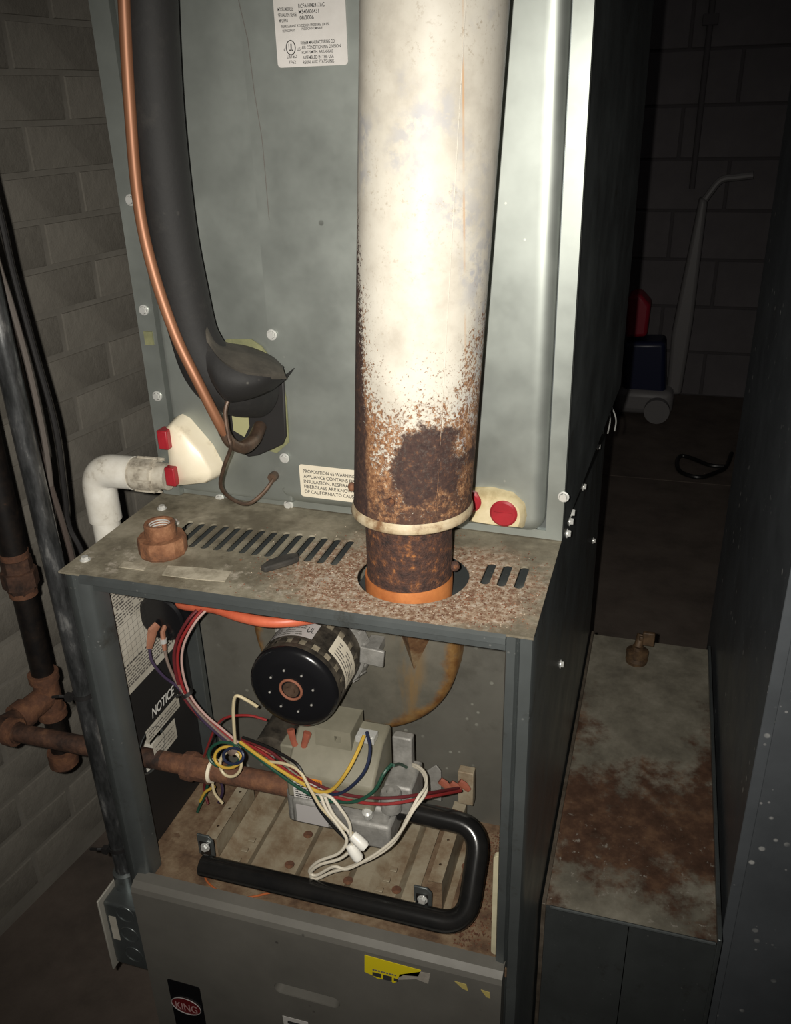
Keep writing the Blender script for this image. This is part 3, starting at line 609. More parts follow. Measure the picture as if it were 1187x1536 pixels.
for (x, y, Yf) in ((311, 1266, 0.040), (636, 1344, 0.046)):
    c = hY(x, y, Yf)
    build(MB().prism([Vector((c.x+a, Yf-0.004, c.z+b)) for a, b in ((-0.010, -0.014), (0.010, -0.014), (0.010, 0.010), (0.005, 0.016), (-0.010, 0.016))], (0, 0.003, 0)), 'clamp_plate', 'galv', TR, bevel=0.001)
    build(MB().prism([Vector((c.x+a, Yf-0.0045, c.z+b)) for a, b in ((-0.007, -0.014), (0.006, -0.014), (0.006, 0.007), (-0.007, 0.007))], (0, 0.0025, 0)), 'mounting_tab', 'black_pipe', TR)
    mb = hex_screw((0, -1, 0), 0.0042, 0.004); mb.v = [v+Vector((c.x, Yf-0.0045, c.z)) for v in mb.v]; build(mb, 'bolt', 'zinc', TR)
c = hY(652, 1170, 0.15)
build(MB().prism([c+Vector((-0.012, 0, -0.03)), c+Vector((0.008, 0, -0.03)), c+Vector((0.008, 0, 0.014)), c+Vector((0.002, 0, 0.022)), c+Vector((-0.010, 0, 0.010))], (0, 0.002, 0)), 'end_bracket', 'alu', TR, bevel=0.0006)
c = hY(610, 1178, 0.14); build(MB().box(c+Vector((-0.012, 0, -0.020)), c+Vector((0.012, 0.016, 0.014))), 'igniter_shield', 'galv', TR, bevel=0.001)
c = hY(700, 1172, 0.15); build(MB().box(c+Vector((-0.010, 0, -0.035)), c+Vector((0.008, 0.012, 0.012))), 'crossover_tab', 'tray', TR, bevel=0.001)
# rollout switch terminals at right
for i, (x, y) in enumerate(((668, 1176), (684, 1180), (697, 1178))):
    c = hY(x, y, 0.138+i*0.002); build(MB().tube([c+Vector((-0.006, 0, 0.004)), c, c+Vector((0.006, -0.001, -0.005))], [0.0045, 0.0052, 0.0032], 8, True, 0.7), 'terminal', 'spade_red', TR)

# ---------------------------------------------------------------- gas valve
GY, GZ = 0.080, 0.569
GV = root('gas_valve', (0.24, 0.08, 0.525), 'grey gas control valve with olive plastic head and orange warning label', 'gas valve')
VX0, VX1 = 0.186, 0.283
pf = [(0.045, 0.590), (0.045, 0.622), (0.050, 0.628), (0.082, 0.652), (0.112, 0.654), (0.112, 0.590)]
build(MB().prism([Vector((VX0, a, b)) for a, b in pf], (VX1-VX0, 0, 0)), 'control_head', 'valve', GV, bevel=0.003, label='olive-grey plastic control head')
hb = plate([(0.212, 0.645), (0.252, 0.645), (0.252, 0.668), (0.212, 0.668)], [[(0.234, 0.653), (0.241, 0.653), (0.241, 0.661), (0.234, 0.661)]], (0, 0.014, 0), lambda u_, v_: Vector((u_, 0.070, v_)))
build(hb.box((0.212, 0.084, 0.645), (0.252, 0.110, 0.668)), 'head_block', 'valve', GV, smooth=20)
build(MB().box((0.180, 0.052, 0.546), (0.296, 0.110, 0.592)), 'casting', 'alu', GV, bevel=0.005, label='cast aluminium valve body')
build(MB().box((0.250, 0.044, 0.542), (0.300, 0.10, 0.575)).box((0.188, 0.047, 0.552), (0.232, 0.06, 0.585)), 'casting_boss', 'alu', GV, bevel=0.004)
build(MB().prism([Vector((a, 0.0464, b)) for a, b in rrect(0.194, 0.230, 0.556, 0.580, 0.001)], (0, 0.0004, 0)), 'maker_label', 'silver', GV)
build(MB().box((0.287, 0.066, 0.575), (0.318, 0.112, 0.612)), 'outlet_flange', 'alu', GV, bevel=0.003)
rc = Vector((0.298, 0.058, 0.590))
build(MB().lathe(rc, (0, 0, 1), [(0, 0.0115), (0.020, 0.0115), (0.023, 0.0100), (0.023, 0.0050), (0.019, 0.0045)], 24), 'regulator_cap', 'alu', GV, smooth=35)
build(MB().lathe((0.276, 0.046, 0.585), (0, -0.3, 1), [(0, 0.0055), (0.008, 0.0055), (0.010, 0.003)], 12), 'pressure_tap', 'zinc', GV, smooth=35)
build(MB().box((0.287, 0.100, 0.60), (0.309, 0.112, 0.648)), 'mounting_ear', 'alu', GV, bevel=0.002)
# warning label on the sloping/upright front
def g3(a, b): return Vector((a, 0.0446, b))
def g3b(a, b): return Vector((a, 0.0443, b))
build(MB().prism([g3(0.194, 0.592), g3(0.227, 0.592), g3(0.227, 0.6145), g3(0.194, 0.6145)], (0, 0.0005, 0)), 'warning_label', 'paper', GV)
build(MB().prism([g3(0.194, 0.6145), g3(0.227, 0.6145), g3(0.227, 0.621), g3(0.194, 0.621)], (0, 0.0005, 0)), 'warning_header', 'orange', GV)
mb = put_text(MB(), 'WARNING', (0.2015, 0.6158), g3b, width=0.024, height=0.0038)
mb.add([g3b(0.1965, 0.6155), g3b(0.2005, 0.6155), g3b(0.1985, 0.6198)], [(0, 1, 2)])
for i in range(7): dashes(mb, g3b, 0.196, 0.225, 0.5935+i*0.0029, 0.0014, 0.85, 0.06, 0.2)
build(mb, 'lettering', 'ink', GV, smooth=0)
tb_ = Vector((0.266, 0.078, 0.655))
build(MB().box(tb_+Vector((-0.010, -0.004, 0)), tb_+Vector((0.010, 0.010, 0.007))).cyl(tb_+Vector((-0.005, -0.001, 0.007)), tb_+Vector((-0.005, -0.001, 0.010)), 0.003, n_=10).cyl(tb_+Vector((0.005, -0.001, 0.007)), tb_+Vector((0.005, -0.001, 0.010)), 0.003, n_=10), 'terminal_block', 'zinc', GV)
# pair of dull red spade terminals left of the head
SB = build(MB().box((0.165, 0.078, 0.575), (0.186, 0.100, 0.628)), 'switch_bracket', 'valve', GV, bevel=0.002)
for dx_ in (-0.006, 0.007):
    c = hY(449, 1112, 0.070)+Vector((dx_, 0, 0)); build(MB().tube([c+Vector((dx_*0.5, 0, 0.014)), c+Vector((0, -0.002, 0.001)), c+Vector((-dx_*0.7, 0, -0.016))], [0.0046, 0.0036, 0.0044], 8, True, 0.7), 'terminal', 'spade_red', GV)

# ---------------------------------------------------------------- black manifold pipe
mp = arc_path([(0.300, GY, GZ), (0.389, GY, GZ-0.003), (0.388, 0.017, 0.491), (0.086, 0.017, 0.490)], 0.030, 10)
MF = build(MB().tube(mp, 0.0118, 20), 'manifold_pipe', 'black_pipe', None, label='black U-bent gas manifold pipe running from the valve across the burners', cat='pipe')

# ---------------------------------------------------------------- gas supply pipe
GP = root('gas_supply_pipe', (-0.19, 0.15, 0.43), 'rusty iron gas supply pipe with tee, union and coupling beside the furnace', 'pipe')
build(MB().cyl((-0.206, GY, GZ-0.003), (0.015, GY, GZ), 0.0115, n_=20), 'pipe_run', 'gas_brown', GP)
build(MB().cyl((0.012, GY, GZ), (0.045, GY, GZ), 0.0115, n_=20), 'pipe_run', 'rust', GP)
build(MB().lathe((0.040, GY, GZ), (1, 0, 0), [(0, 0.012), (0.001, 0.0165), (0.012, 0.0175), (0.014, 0.0155), (0.030, 0.0155), (0.034, 0.0165), (0.0345, 0.012)], 12), 'coupling', 'rust', GP, smooth=25)
build(MB().lathe((0.0745, GY, GZ), (1, 0, 0), [(0, 0.0145), (0.0035, 0.0140)], 20), 'thread_tape', 'cream', GP)
build(MB().cyl((0.075, GY, GZ), (0.184, GY, GZ), 0.0118, n_=20), 'pipe_run', 'rust', GP)
VXp, VYp = -0.250, 0.165
pv = hY(62, 1000, VYp); VXp = pv.x
def vz(y): return hY(50, y, VYp).z
zt_, zc = hY(70, 1040, VYp).z, hY(85, 1130, VYp).z
build(MB().cyl((VXp, VYp, vz(835)), (VXp, VYp, 1.55), 0.0165, n_=20), 'riser', 'gas_black', GP)
zu = vz(862)
build(MB().lathe((VXp, VYp, zu), (0, 0, 1), [(-0.026, 0.0135), (-0.0255, 0.0175), (-0.018, 0.0185), (-0.017, 0.022), (0.004, 0.022), (0.005, 0.0185), (0.021, 0.0185), (0.0215, 0.0135)], 8), 'union', 'gas_brown', GP, smooth=20)
build(MB().cyl((VXp, VYp, zu-0.024), (VXp, VYp, zu-0.031), 0.0172, n_=20).cyl((VXp, VYp, zu+0.0215), (VXp, VYp, zu+0.030), 0.0172, n_=20), 'union_collar', 'rust', GP)
build(MB().cyl((VXp, VYp, zt_+0.02), (VXp, VYp, zu-0.02), 0.0145, n_=20), 'nipple', 'gas_black', GP)
build(MB().lathe((VXp, VYp, zt_), (0, 0, 1), [(-0.036, 0.0145), (-0.0355, 0.019), (-0.025, 0.019), (-0.024, 0.0165), (0.022, 0.0165), (0.023, 0.0195), (0.034, 0.0195), (0.0345, 0.0145)], 20), 'tee', 'rust', GP, smooth=25)
build(MB().cyl((VXp, VYp, zt_-0.002), (VXp-0.010, VYp-0.045, zt_-0.006), 0.0165, 0.0165, 20).cyl((VXp-0.008, VYp-0.034, zt_-0.005), (VXp-0.011, VYp-0.050, zt_-0.006), 0.0195, n_=20), 'tee_branch', 'rust', GP, smooth=30)
el = arc_path([(VXp-0.010, VYp-0.045, zt_-0.006), (-0.222, GY, GZ-0.003), (-0.190, GY, GZ-0.003)], 0.022, 8)
build(MB().tube(el, 0.0135, 18), 'elbow', 'gas_brown', GP)
build(MB().lathe((-0.206, GY, GZ-0.003), (1, 0, 0), [(0, 0.013), (0.0005, 0.0175), (0.013, 0.0175), (0.0135, 0.012)], 18), 'elbow_collar', 'rust', GP, smooth=25)
build(MB().cyl((VXp, VYp, zc+0.01), (VXp, VYp, zt_-0.02), 0.0135, n_=20), 'drip_leg', 'gas_black', GP)
build(MB().lathe((VXp, VYp, zc), (0, 0, 1), [(-0.022, 0.004), (-0.020, 0.014), (-0.014, 0.0195), (0.008, 0.0195), (0.0085, 0.013)], 20), 'drip_cap', 'rust', GP, smooth=25)
# wall clip for the riser
build(MB().lathe((VXp, VYp, 1.42), (0, 0, 1), [(-0.01, 0.0168), (-0.01, 0.019), (0.01, 0.019), (0.01, 0.0168)], 20, False, False).box((-0.444, VYp-0.004, 1.412), (VXp-0.015, VYp+0.004, 1.428)), 'wall_clip', 'gas_black', GP)

# ---------------------------------------------------------------- vent (flue) pipe
pb = hY(620, 800, FY); pb = Vector((0.3245, FY, 0.914)); pt_ = Vector((0.3475, FY, 1.62))
def axis_at(y_, yl, yr): return (hY(yl, y_, FY)+hY(yr, y_, FY))/2
a0 = axis_at(770, 535, 705); a1 = axis_at(30, 545, 761); dirp = (a1-a0).normalized()
r_o = (hY(735, 400, FY)-hY(539, 400, FY)).length/2*0.985
Pz = lambda z_: a0 + dirp*((z_-a0.z)/dirp.z)
z_b = hY(617, 795, FY-0.04).z
VP = root('vent_pipe', Pz(H-0.04), 'white painted vent pipe rusting brown towards its lower end', 'vent pipe')
m = mat('rusting_white_vent', (0.8, 0.75, 0.62), 0.5, 0.0, 0.35); n = N(m); X, Y, Z = n.xyz()
ZC = (z_b+1.62)/2
zz_ = n.math('ADD', Z, ZC)           # world height
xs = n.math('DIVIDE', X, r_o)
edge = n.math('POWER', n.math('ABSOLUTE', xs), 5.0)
lim = n.math('ADD', n.math('ADD', 1.022, n.math('MULTIPLY', edge, 0.14)), n.math('MULTIPLY', xs, 0.022))
t = n.math('DIVIDE', n.math('SUBTRACT', lim, zz_), 0.10)
fine = n.math('MULTIPLY', n.math('SUBTRACT', n.noise(330, 7, 0.78), 0.5), 5.2)
mid = n.math('MULTIPLY', n.math('SUBTRACT', n.noise(32, 5, 0.65), 0.5), 2.0)
msk = n.step(n.math('ADD', n.math('ADD', t, fine), n.math('ADD', mid, 0.10)), 0.02, 0.30)
msk = n.math('MULTIPLY', msk, n.step(n.math('ADD', zz_, n.math('MULTIPLY', edge, -0.15)), 1.112, 1.055))
white = n.ramp(n.noise(20, 6, 0.65), [(0.30, (0.37, 0.34, 0.29)), (0.5, (0.475, 0.445, 0.385)), (0.75, (0.54, 0.515, 0.455))])
white = n.mix(n.math('MULTIPLY', n.step(n.noise(13, 3, 0.5, (1, 1, 0.8), (2, 5, 1.2)), 0.54, 0.66), n.step(n.noise(120, 4, 0.6), 0.40, 0.60)), white, (0.345, 0.34, 0.345))
white = n.mix(n.math('MULTIPLY', n.step(n.noise(260, 7, 0.75), 0.54, 0.66), n.step(n.noise(18, 4), 0.40, 0.6)), white, (0.36, 0.32, 0.26))
# brown drip line beside the seam
white = n.mix(n.math('MULTIPLY', n.step(n.math('ABSOLUTE', n.math('SUBTRACT', xs, 0.62)), 0.018, 0.003), n.step(n.noise(16, 3, 0.5, (0, 0, 1)), 0.40, 0.7)), white, (0.46, 0.26, 0.12))
orange = n.ramp(n.noise(300, 7, 0.8), [(0.34, (0.060, 0.026, 0.015)), (0.46, (0.15, 0.068, 0.032)), (0.56, (0.27, 0.14, 0.068)), (0.68, (0.47, 0.31, 0.18))])
dk = n.ramp(n.noise(220, 7, 0.78), [(0.35, (0.024, 0.013, 0.012)), (0.56, (0.052, 0.028, 0.022)), (0.66, (0.13, 0.058, 0.028)), (0.76, (0.30, 0.15, 0.07))])
bx_ = n.math('DIVIDE', n.math('SUBTRACT', xs, 0.10), 0.62); bz_ = n.math('DIVIDE', n.math('SUBTRACT', zz_, 0.985), 0.045)
blob = n.math('ADD', n.math('MULTIPLY', bx_, bx_), n.math('MULTIPLY', bz_, bz_))
blob = n.math('ADD', blob, n.math('MULTIPLY', n.math('SUBTRACT', n.noise(48, 6, 0.7), 0.5), 2.6))
darkm = n.step(blob, 0.85, 0.45)
low = n.step(n.math('ADD', n.math('DIVIDE', n.math('SUBTRACT', 0.965, zz_), 0.05), n.math('MULTIPLY', n.math('SUBTRACT', n.noise(85, 7, 0.8, (1, 1, 1), (4, 1, 0)), 0.5), 5.5)), -0.15, 0.5)
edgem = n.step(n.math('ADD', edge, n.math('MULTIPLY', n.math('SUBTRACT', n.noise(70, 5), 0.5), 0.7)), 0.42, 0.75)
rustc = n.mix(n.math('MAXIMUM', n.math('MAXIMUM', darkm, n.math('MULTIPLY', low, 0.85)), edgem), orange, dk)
cc_ = n.mix(n.math('MAXIMUM', msk, n.math('MULTIPLY', darkm, 0.95)), white, rustc)
n.color(cc_); n.rough(n.mix(msk, (0.52,)*3, (0.85,)*3)); n.bump(n.math('MULTIPLY', msk, n.noise(200, 4)), 0.5, 0.0012); MT['vent'] = m
# outer shell: vertical axis leaning slightly; built leaning, origin at its middle
build(MB().rings([[Pz(z_)+Vector((math.cos(a), math.sin(a), 0))*rr for a in [2*math.pi*i/64 for i in range(64)]] for z_, rr in ((z_b+0.010, r_o), (1.62, r_o))], False, True), 'outer_pipe', 'vent', VP, smooth=60)
seam = [Pz(z_)+Vector((math.sin(0.66)*r_o, -math.cos(0.66)*r_o, 0)) for z_ in (z_b+0.012, 1.62)]
build(MB().tube(seam, 0.0003, 6), 'lock_seam', 'vent', VP)
build(MB().rings([[Pz(z_)+Vector((math.cos(a), math.sin(a), 0))*rr for a in [2*math.pi*i/64 for i in range(64)]] for z_, rr in ((z_b+0.003, 0.030), (z_b, r_o-0.003), (z_b, r_o+0.0005), (z_b+0.002, r_o+0.0022), (z_b+0.006, r_o+0.0016), (z_b+0.010, r_o+0.0002))], True, False), 'end_ring', nmat('cream_end_ring', [(0.36, (0.16, 0.085, 0.04)), (0.50, (0.42, 0.34, 0.22)), (0.75, (0.58, 0.51, 0.38))], 40, 0.5, 0, 6), VP, smooth=60)
ci = Pz(H+0.01); ri = (hY(679, 835, FY)-hY(556, 835, FY)).length/2
build(MB().rings([[Vector((ci.x, FY, z_))+Vector((math.cos(a), math.sin(a), 0))*rr for a in [2*math.pi*i/48 for i in range(48)]] for z_, rr in ((H+0.000, ri), (z_b+0.006, ri*0.99))], True, True), 'inner_collar', 'rust_dark', VP, smooth=60, label='dark flaking rust inner collar')
build(MB().rings([[Vector((ci.x-0.001, FY, z_))+Vector((math.cos(a), math.sin(a), 0))*rr for a in [2*math.pi*i/48 for i in range(48)]] for z_, rr in ((H-0.020, ri+0.001), (H-0.002, ri+0.0015), (H+0.003, ri+0.001), (H+0.003, ri-0.002))], True, False), 'outlet_collar', 'rust_orange', VP, smooth=60)
q = hY(528, 729, FY-0.01); build(MB().sphere(Pz(q.z)+Vector((-r_o-0.001, -0.012, 0)), 0.0035, 8, 6, (1, 1, 1.3)), 'pipe_screw', 'rust', VP)
q = hY(586, 753, FY-r_o); build(MB().cyl(q+Vector((0, 0.006, 0)), q+Vector((0, -0.002, 0)), 0.004, n_=6), 'pipe_screw', 'rust_dark', VP)
q = hZ(684, 846, H+0.012); build(MB().sphere(Vector((ci.x+ri+0.002, FY+0.004, H+0.012)), 0.005, 10, 6), 'pipe_screw', 'rust_dark', VP)
# flue damper box under the plate so the hole is not open to nothing
build(MB().box((FX-0.060, 0.012, H-0.024), (FX+0.052, 0.150, H-0.020)), 'outlet_box', 'galv', FUR)
# rust flakes strewn on the top plate (too many to count)
for nm, cnt, mt, sz in (('rust_crumbs', 1500, 'rust', 0.0014), ('paint_crumbs', 260, 'crumb', 0.0010)):
    mb = MB(); i = 0
    while i < cnt:
        a = rng.uniform(0, 6.28); d_ = abs(rng.gauss(0.05, 0.04)); x = FX+math.cos(a)*d_*1.3; y = FY-0.014+math.sin(a)*d_*0.75
        if not (0.15 < x < W-0.004 and 0.001 < y < 0.165): continue
        if math.hypot(x-FX+0.004, y-FY) < 0.0545: continue
        if any(abs(x-sum(p[0] for p in s)/len(s)) < 0.0055 and abs(y-0.095) < 0.027 for s in sl): continue
        s_ = rng.uniform(0.3, 1.0)*sz; c0 = Vector((x, y, H)); b = rng.uniform(0, 6.3)
        mb.add([c0+Vector((s_*math.cos(b+k*2.1), s_*math.sin(b+k*2.1), 0)) for k in range(3)]+[c0+Vector((0, 0, s_*0.7))], [(0, 1, 3), (1, 2, 3), (2, 0, 3)]); i += 1
    build(mb, nm, mt, FUR, smooth=0, kind='stuff')

# ================================================================ COIL CABINET (turned slightly on the furnace)
CA = math.atan2(0.0185, W); CO = Vector((W - W*math.cos(CA), 0.1735 + W*math.sin(CA), H))
CN = Vector((-math.sin(CA), -math.cos(CA), 0))
def c3(x, z_, d_=0.0): return CO + Vector((math.cos(CA), -math.sin(CA), 0))*x + CN*d_ + Vector((0, 0, z_))
def chit(x, y, d_=0.0):
    q = hplane(x, y, CO+CN*d_, CN); l = q-CO; return Vector((l.dot(Vector((math.cos(CA), -math.sin(CA), 0))), l.z))
COIL = root('coil_cabinet', c3(W/2, 0, -0.26), 'tall grey-green painted coil cabinet standing on the furnace', 'coil cabinet', rz=-CA)
def cbox(x0, x1, z0, z1, d0, d1):
    q = [c3(x, z_, d_) for z_ in (z0, z1) for x, d_ in ((x0, d0), (x1, d0), (x1, d1), (x0, d1))]
    return MB().add(q, [(3, 2, 1, 0), (4, 5, 6, 7), (0, 1, 5, 4), (1, 2, 6, 5), (2, 3, 7, 6), (3, 0, 4, 7)])
CH = 0.62
build(cbox(0.001, W-0.001, 0.0005, CH, -0.53, 0.0), 'case', 'galv', COIL, label='galvanised steel side casing')
build(cbox(0.0, 0.0212, 0.001, CH, 0, 0.0112), 'front_flange', 'paint', COIL)
build(cbox(W-0.0155, W+0.0005, 0.001, CH, -0.006, 0.003), 'front_flange', 'paint', COIL)
build(cbox(0.0215, W-0.0155, 0.001, 0.010, 0, 0.003), 'front_flange', 'paint', COIL)
def pan(x0, x1, z0, z1, rc_, R, h, RL=None):
    RL = R if RL is None else RL; rs = [[c3(a, b, 0.001) for a, b in rrect(x0, x1, z0, z1, rc_)]]
    for i in range(9):
        th = math.pi/2*i/8; o_ = R*(1-math.cos(th)); oL = RL*(1-math.cos(th)); hh = 0.001+(h-0.001)*math.sin(th)
        rs.append([c3(a, b, hh) for a, b in rrect(x0+oL, x1-o_, z0+o_, z1-o_, max(rc_-o_, 0.002))])
    rs.append([c3(a, b, h) for a, b in rrect(x0+RL+0.003, x1-R-0.003, z0+R+0.003, z1-R-0.003, 0.002)])
    return MB().rings(rs, False, True)
SEAM = (chit(405, 400).x+chit(420, 640).x)/2
build(pan(SEAM, W-0.0165, 0.0085, CH-0.004, 0.017, 0.0150, 0.0125, 0.0006), 'access_panel', 'paint', COIL, smooth=60, label='right-hand front panel with rolled edge')
build(pan(0.0255, SEAM+0.012, 0.0085, CH-0.004, 0.003, 0.0022, 0.0114), 'line_panel', 'paint', COIL, smooth=60, label='left-hand front panel where the refrigerant lines enter')
PF = 0.0135
for x, y, dd in ((216, 465, 0.0112), (236, 594, 0.0112), (408, 502, PF), (427, 687, PF), (846, 745, 0.003), (330, 748, 0.003), (433, 757, 0.003), (196, 300, 0.0112)):
    a = chit(x, y, dd); 
    mb = hex_screw(CN, 0.0040, 0.0036); mb.v = [v+c3(a.x, a.y, dd) for v in mb.v]; build(mb, 'screw', 'zinc', COIL)
a = chit(224, 507, 0.0112); build(cbox(a.x-0.005, a.x+0.005, a.y-0.007, a.y+0.007, 0.0112, 0.013), 'panel_clip', 'ywool', COIL)
# thin cobweb / scratch along the seam
build(MB().tube([c3(chit(x, y, PF).x, chit(x, y, PF).y, PF+0.0003) for x, y in ((358, 0), (372, 60), (382, 140), (392, 200), (394, 215), (398, 260), (404, 330))], 0.00035, 5), 'cobweb', 'ink_grey', COIL)
# rating label
def r3(a, b): return c3(a, b, 0.0137)
def r3b(a, b): return c3(a, b, 0.0141)
pA = chit(413, 5, 0.0137); pB = chit(417, 101, 0.0137); pC = chit(522, 94, 0.0137)
x0, x1, z0 = pB.x, pC.x, (pB.y+pC.y)/2-0.001; LW = x1-x0; LH = 0.062
build(MB().prism([r3(a, b) for a, b in rrect(x0, x1, z0, z0+LH, 0.003)], CN*-0.0004), 'rating_label', 'paper', COIL, label='white rating label with model and serial numbers')
zt2 = chit(415, 5, 0.0137).y
mb = MB()
zl = lambda y: chit(465, y, 0.0141).y
xl = lambda x: chit(x, 50, 0.0141).x
for s_, xa, xb, y, hh in (('MODEL/MODELE:', 419, 442, 14, 0.0038), ('RCFA-HM2417AC', 450, 489, 11, 0.0042), ('SERIAL/EN SERIE:', 419, 447, 23, 0.0038), ('M340606431', 450, 480, 20, 0.0042), ('MFD/FAB', 420, 433, 31, 0.0036), ('08/2006', 451, 472, 29, 0.0042),
                          ('REFRIGERANT R22 DESIGN PRESSURE: 300 PSI.', 423, 495, 39.5, 0.0028), ('REFRIGERANT', 424, 443, 46, 0.0025), ('PRESSION NOMINALE', 453, 484, 44.5, 0.0025),
                          ('RHEEM MANUFACTURING CO.', 450, 502, 66, 0.0036), ('AIR CONDITIONING DIVISION', 451, 510, 73.5, 0.0036), ('FORT SMITH, ARKANSAS', 451, 498, 81, 0.0036), ('ASSEMBLED IN THE USA', 451.5, 499, 88.5, 0.0036), ('REUNI AUX ETATS-UNIS', 452, 499, 95.5, 0.0036),
                          ('LISTED', 428, 443, 86, 0.0036), ('7F62', 430, 441, 94.5, 0.0036), ('UL', 431.5, 438, 75, 0.0075), ('c', 424, 426.5, 75, 0.003), ('US', 444, 449, 75, 0.003)):
    put_text(mb, s_, (xl(xa), zl(y)), r3b, width=(xl(xb)-xl(xa)), height=hh*0.72, bold=True)
rg = [r3b(a, b) for a, b in circ(xl(434.6), zl(70), 0.0042, 28, 0.0053)]
mb.tube(rg+[rg[0]], 0.0004, 5)
build(mb, 'lettering', 'ink', COIL, smooth=0)
# warning label partly behind the vent pipe
p1_ = chit(447, 696, 0.0137); p2_ = chit(452, 744, 0.0137); x0 = p2_.x; zb_ = p2_.y; zt3 = p1_.y
build(MB().prism([r3(a, b) for a, b in rrect(x0, x0+0.105, zb_, zt3, 0.003)], CN*-0.0004), 'warning_label', 'paper_warm', COIL, label='cream warning label partly hidden by the vent pipe')
mb = MB(); lh = (zt3-zb_)
xs_ = (x0+0.0045); wfull = chit(531, 720, 0.0141).x
for i, (s_, frac) in enumerate((('PROPOSITION 65 WARNING:', 1.0), ('APPLIANCE CONTAINS FIBE', 1.0), ('INSULATION. RESPIRABLE', 1.0), ('FIBERGLASS ARE KNOWN', 1.0), ('OF CALIFORNIA.TO CAUSE', 1.0))):
    put_text(mb, s_, (xs_, zt3-lh*(0.245+i*0.158)), r3b, width=(wfull-xs_)*1.02*(1.03 if i in (0, 1) else 1.0), height=lh*0.105)
build(mb, 'lettering', 'ink', COIL, smooth=0)
# pipe entry: rubber grommet plate and yellow sealant
gp = [(338, 603), (352, 590), (425, 570), (429, 655), (424, 667), (410, 674), (386, 684), (372, 686), (352, 672), (343, 645)]
build(MB().prism([c3(*chit(x, y, PF+0.004), PF+0.004) for x, y in gp], CN*-0.004), 'grommet_plate', 'black', COIL, bevel=0.0015, label='black rubber grommet plate')
yp = [(322, 520), (340, 509), (376, 509), (392, 520), (425, 562), (428, 600), (427, 662), (434, 664), (428, 676), (412, 740), (412, 690), (380, 660), (352, 640), (350, 600)]
build(MB().prism([c3(*chit(x, y, PF+0.002), PF+0.0015) for x, y in [(322, 520), (340, 509), (376, 509), (392, 520), (422, 560), (429, 600), (433, 664), (415, 680), (380, 670), (352, 640), (350, 600)]], CN*-0.0015), 'sealant', 'ywool', COIL)
c0 = chit(362, 636, PF+0.0045); build(MB().prism([c3(c0.x+a, c0.y+b, PF+0.0046) for a, b in ((-0.010, -0.008), (0.002, -0.014), (0.009, -0.002), (0.009, 0.010), (-0.004, 0.012), (-0.010, 0.010))], CN*-0.0005), 'insulation_tuft', mat('pale_yellow_wool', (0.30, 0.29, 0.15), 0.9), COIL)
# left drain boss with red plugs
bp_ = [(246, 642), (257, 637), (268, 643), (300, 680), (315, 708), (315, 718), (306, 726), (262, 731), (255, 722)]
dpt = 0.036
bl = [chit(x, y, dpt) for x, y in bp_]; bc = Vector((sum(q.x for q in bl)/len(bl), sum(q.y for q in bl)/len(bl)))
rs = [[c3(q.x+(q.x-bc.x)*0.14, q.y+(q.y-bc.y)*0.14, 0.002) for q in bl], [c3(q.x, q.y, dpt-0.004) for q in bl], [c3(bc.x+(q.x-bc.x)*0.93, bc.y+(q.y-bc.y)*0.93, dpt) for q in bl]]
DB = build(MB().rings(rs, False, True), 'drain_boss', 'cream', COIL, smooth=80, label='cream plastic drain boss with red plugs')
for x, y in ((249, 657), (260, 712)):
    c = chit(x, y, dpt); o_ = c3(c.x, c.y, dpt-0.002)
    build(MB().box(o_+Vector((-0.006, -0.010, -0.0105)), o_+Vector((0.006, 0.006, 0.0105))), 'plug', 'redplug', DB, bevel=0.0015)
# right drain boss
br = [(702, 738), (735, 738), (766, 746), (783, 762), (786, 780), (782, 796), (745, 793), (702, 786)]
dp2 = 0.024; bl = [chit(x, y, dp2) for x, y in br]; bc = Vector((sum(q.x for q in bl)/len(bl), sum(q.y for q in bl)/len(bl)))
rs = [[c3(q.x+(q.x-bc.x)*0.10, max(q.y+(q.y-bc.y)*0.10, 0.001), 0.002) for q in bl], [c3(q.x, max(q.y, 0.002), dp2-0.006) for q in bl], [c3(bc.x+(q.x-bc.x)*0.86, bc.y+(q.y-bc.y)*0.80, dp2) for q in bl]]
DB2 = build(MB().rings(rs, False, True), 'drain_boss', 'cream_gold', COIL, smooth=45, label='stained cream drain boss with red round plug')
c = chit(756, 770, dp2); o_ = c3(c.x, c.y, dp2-0.003); build(MB().lathe(o_, CN, [(0, 0.0135), (0.004, 0.0135), (0.0055, 0.0115)], 20).box(o_+CN*0.0055+Vector((-0.009, -0.001, -0.002)), o_+CN*0.0055+Vector((0.009, 0.001, 0.002))), 'plug', 'redplug', DB2, smooth=35)
c = chit(706, 752, dp2); o_ = c3(c.x, c.y, dp2-0.003); build(MB().lathe(o_, CN, [(0, 0.011), (0.004, 0.011), (0.0055, 0.009)], 20), 'plug', 'redplug', DB2, smooth=35)

# ================================================================ REFRIGERANT LINES
SY = 0.118
SU = root('suction_line', hY(300, 560, SY), 'thick black foam insulated refrigerant line bending into the coil cabinet', 'insulated pipe')
sp = [hY(223, -90, SY), hY(225, 0, SY), hY(236, 168, SY), hY(256, 337, SY), hY(276, 440, SY), hY(292, 505, SY), hY(318, 556, SY+0.006), hY(352, 580, SY+0.02), hY(385, 585, SY+0.05)]
sp = smooth_path(sp, 6); kk = len(sp)
rad = [0.0222]*kk
for i in range(kk):
    t = i/(kk-1)
    if t > 0.62: rad[i] = 0.0222+0.006*math.sin(min(1, (t-0.62)/0.30)*math.pi*0.6)
build(MB().tube(sp, rad, 24), 'foam_sleeve', 'foam', SU, smooth=60)
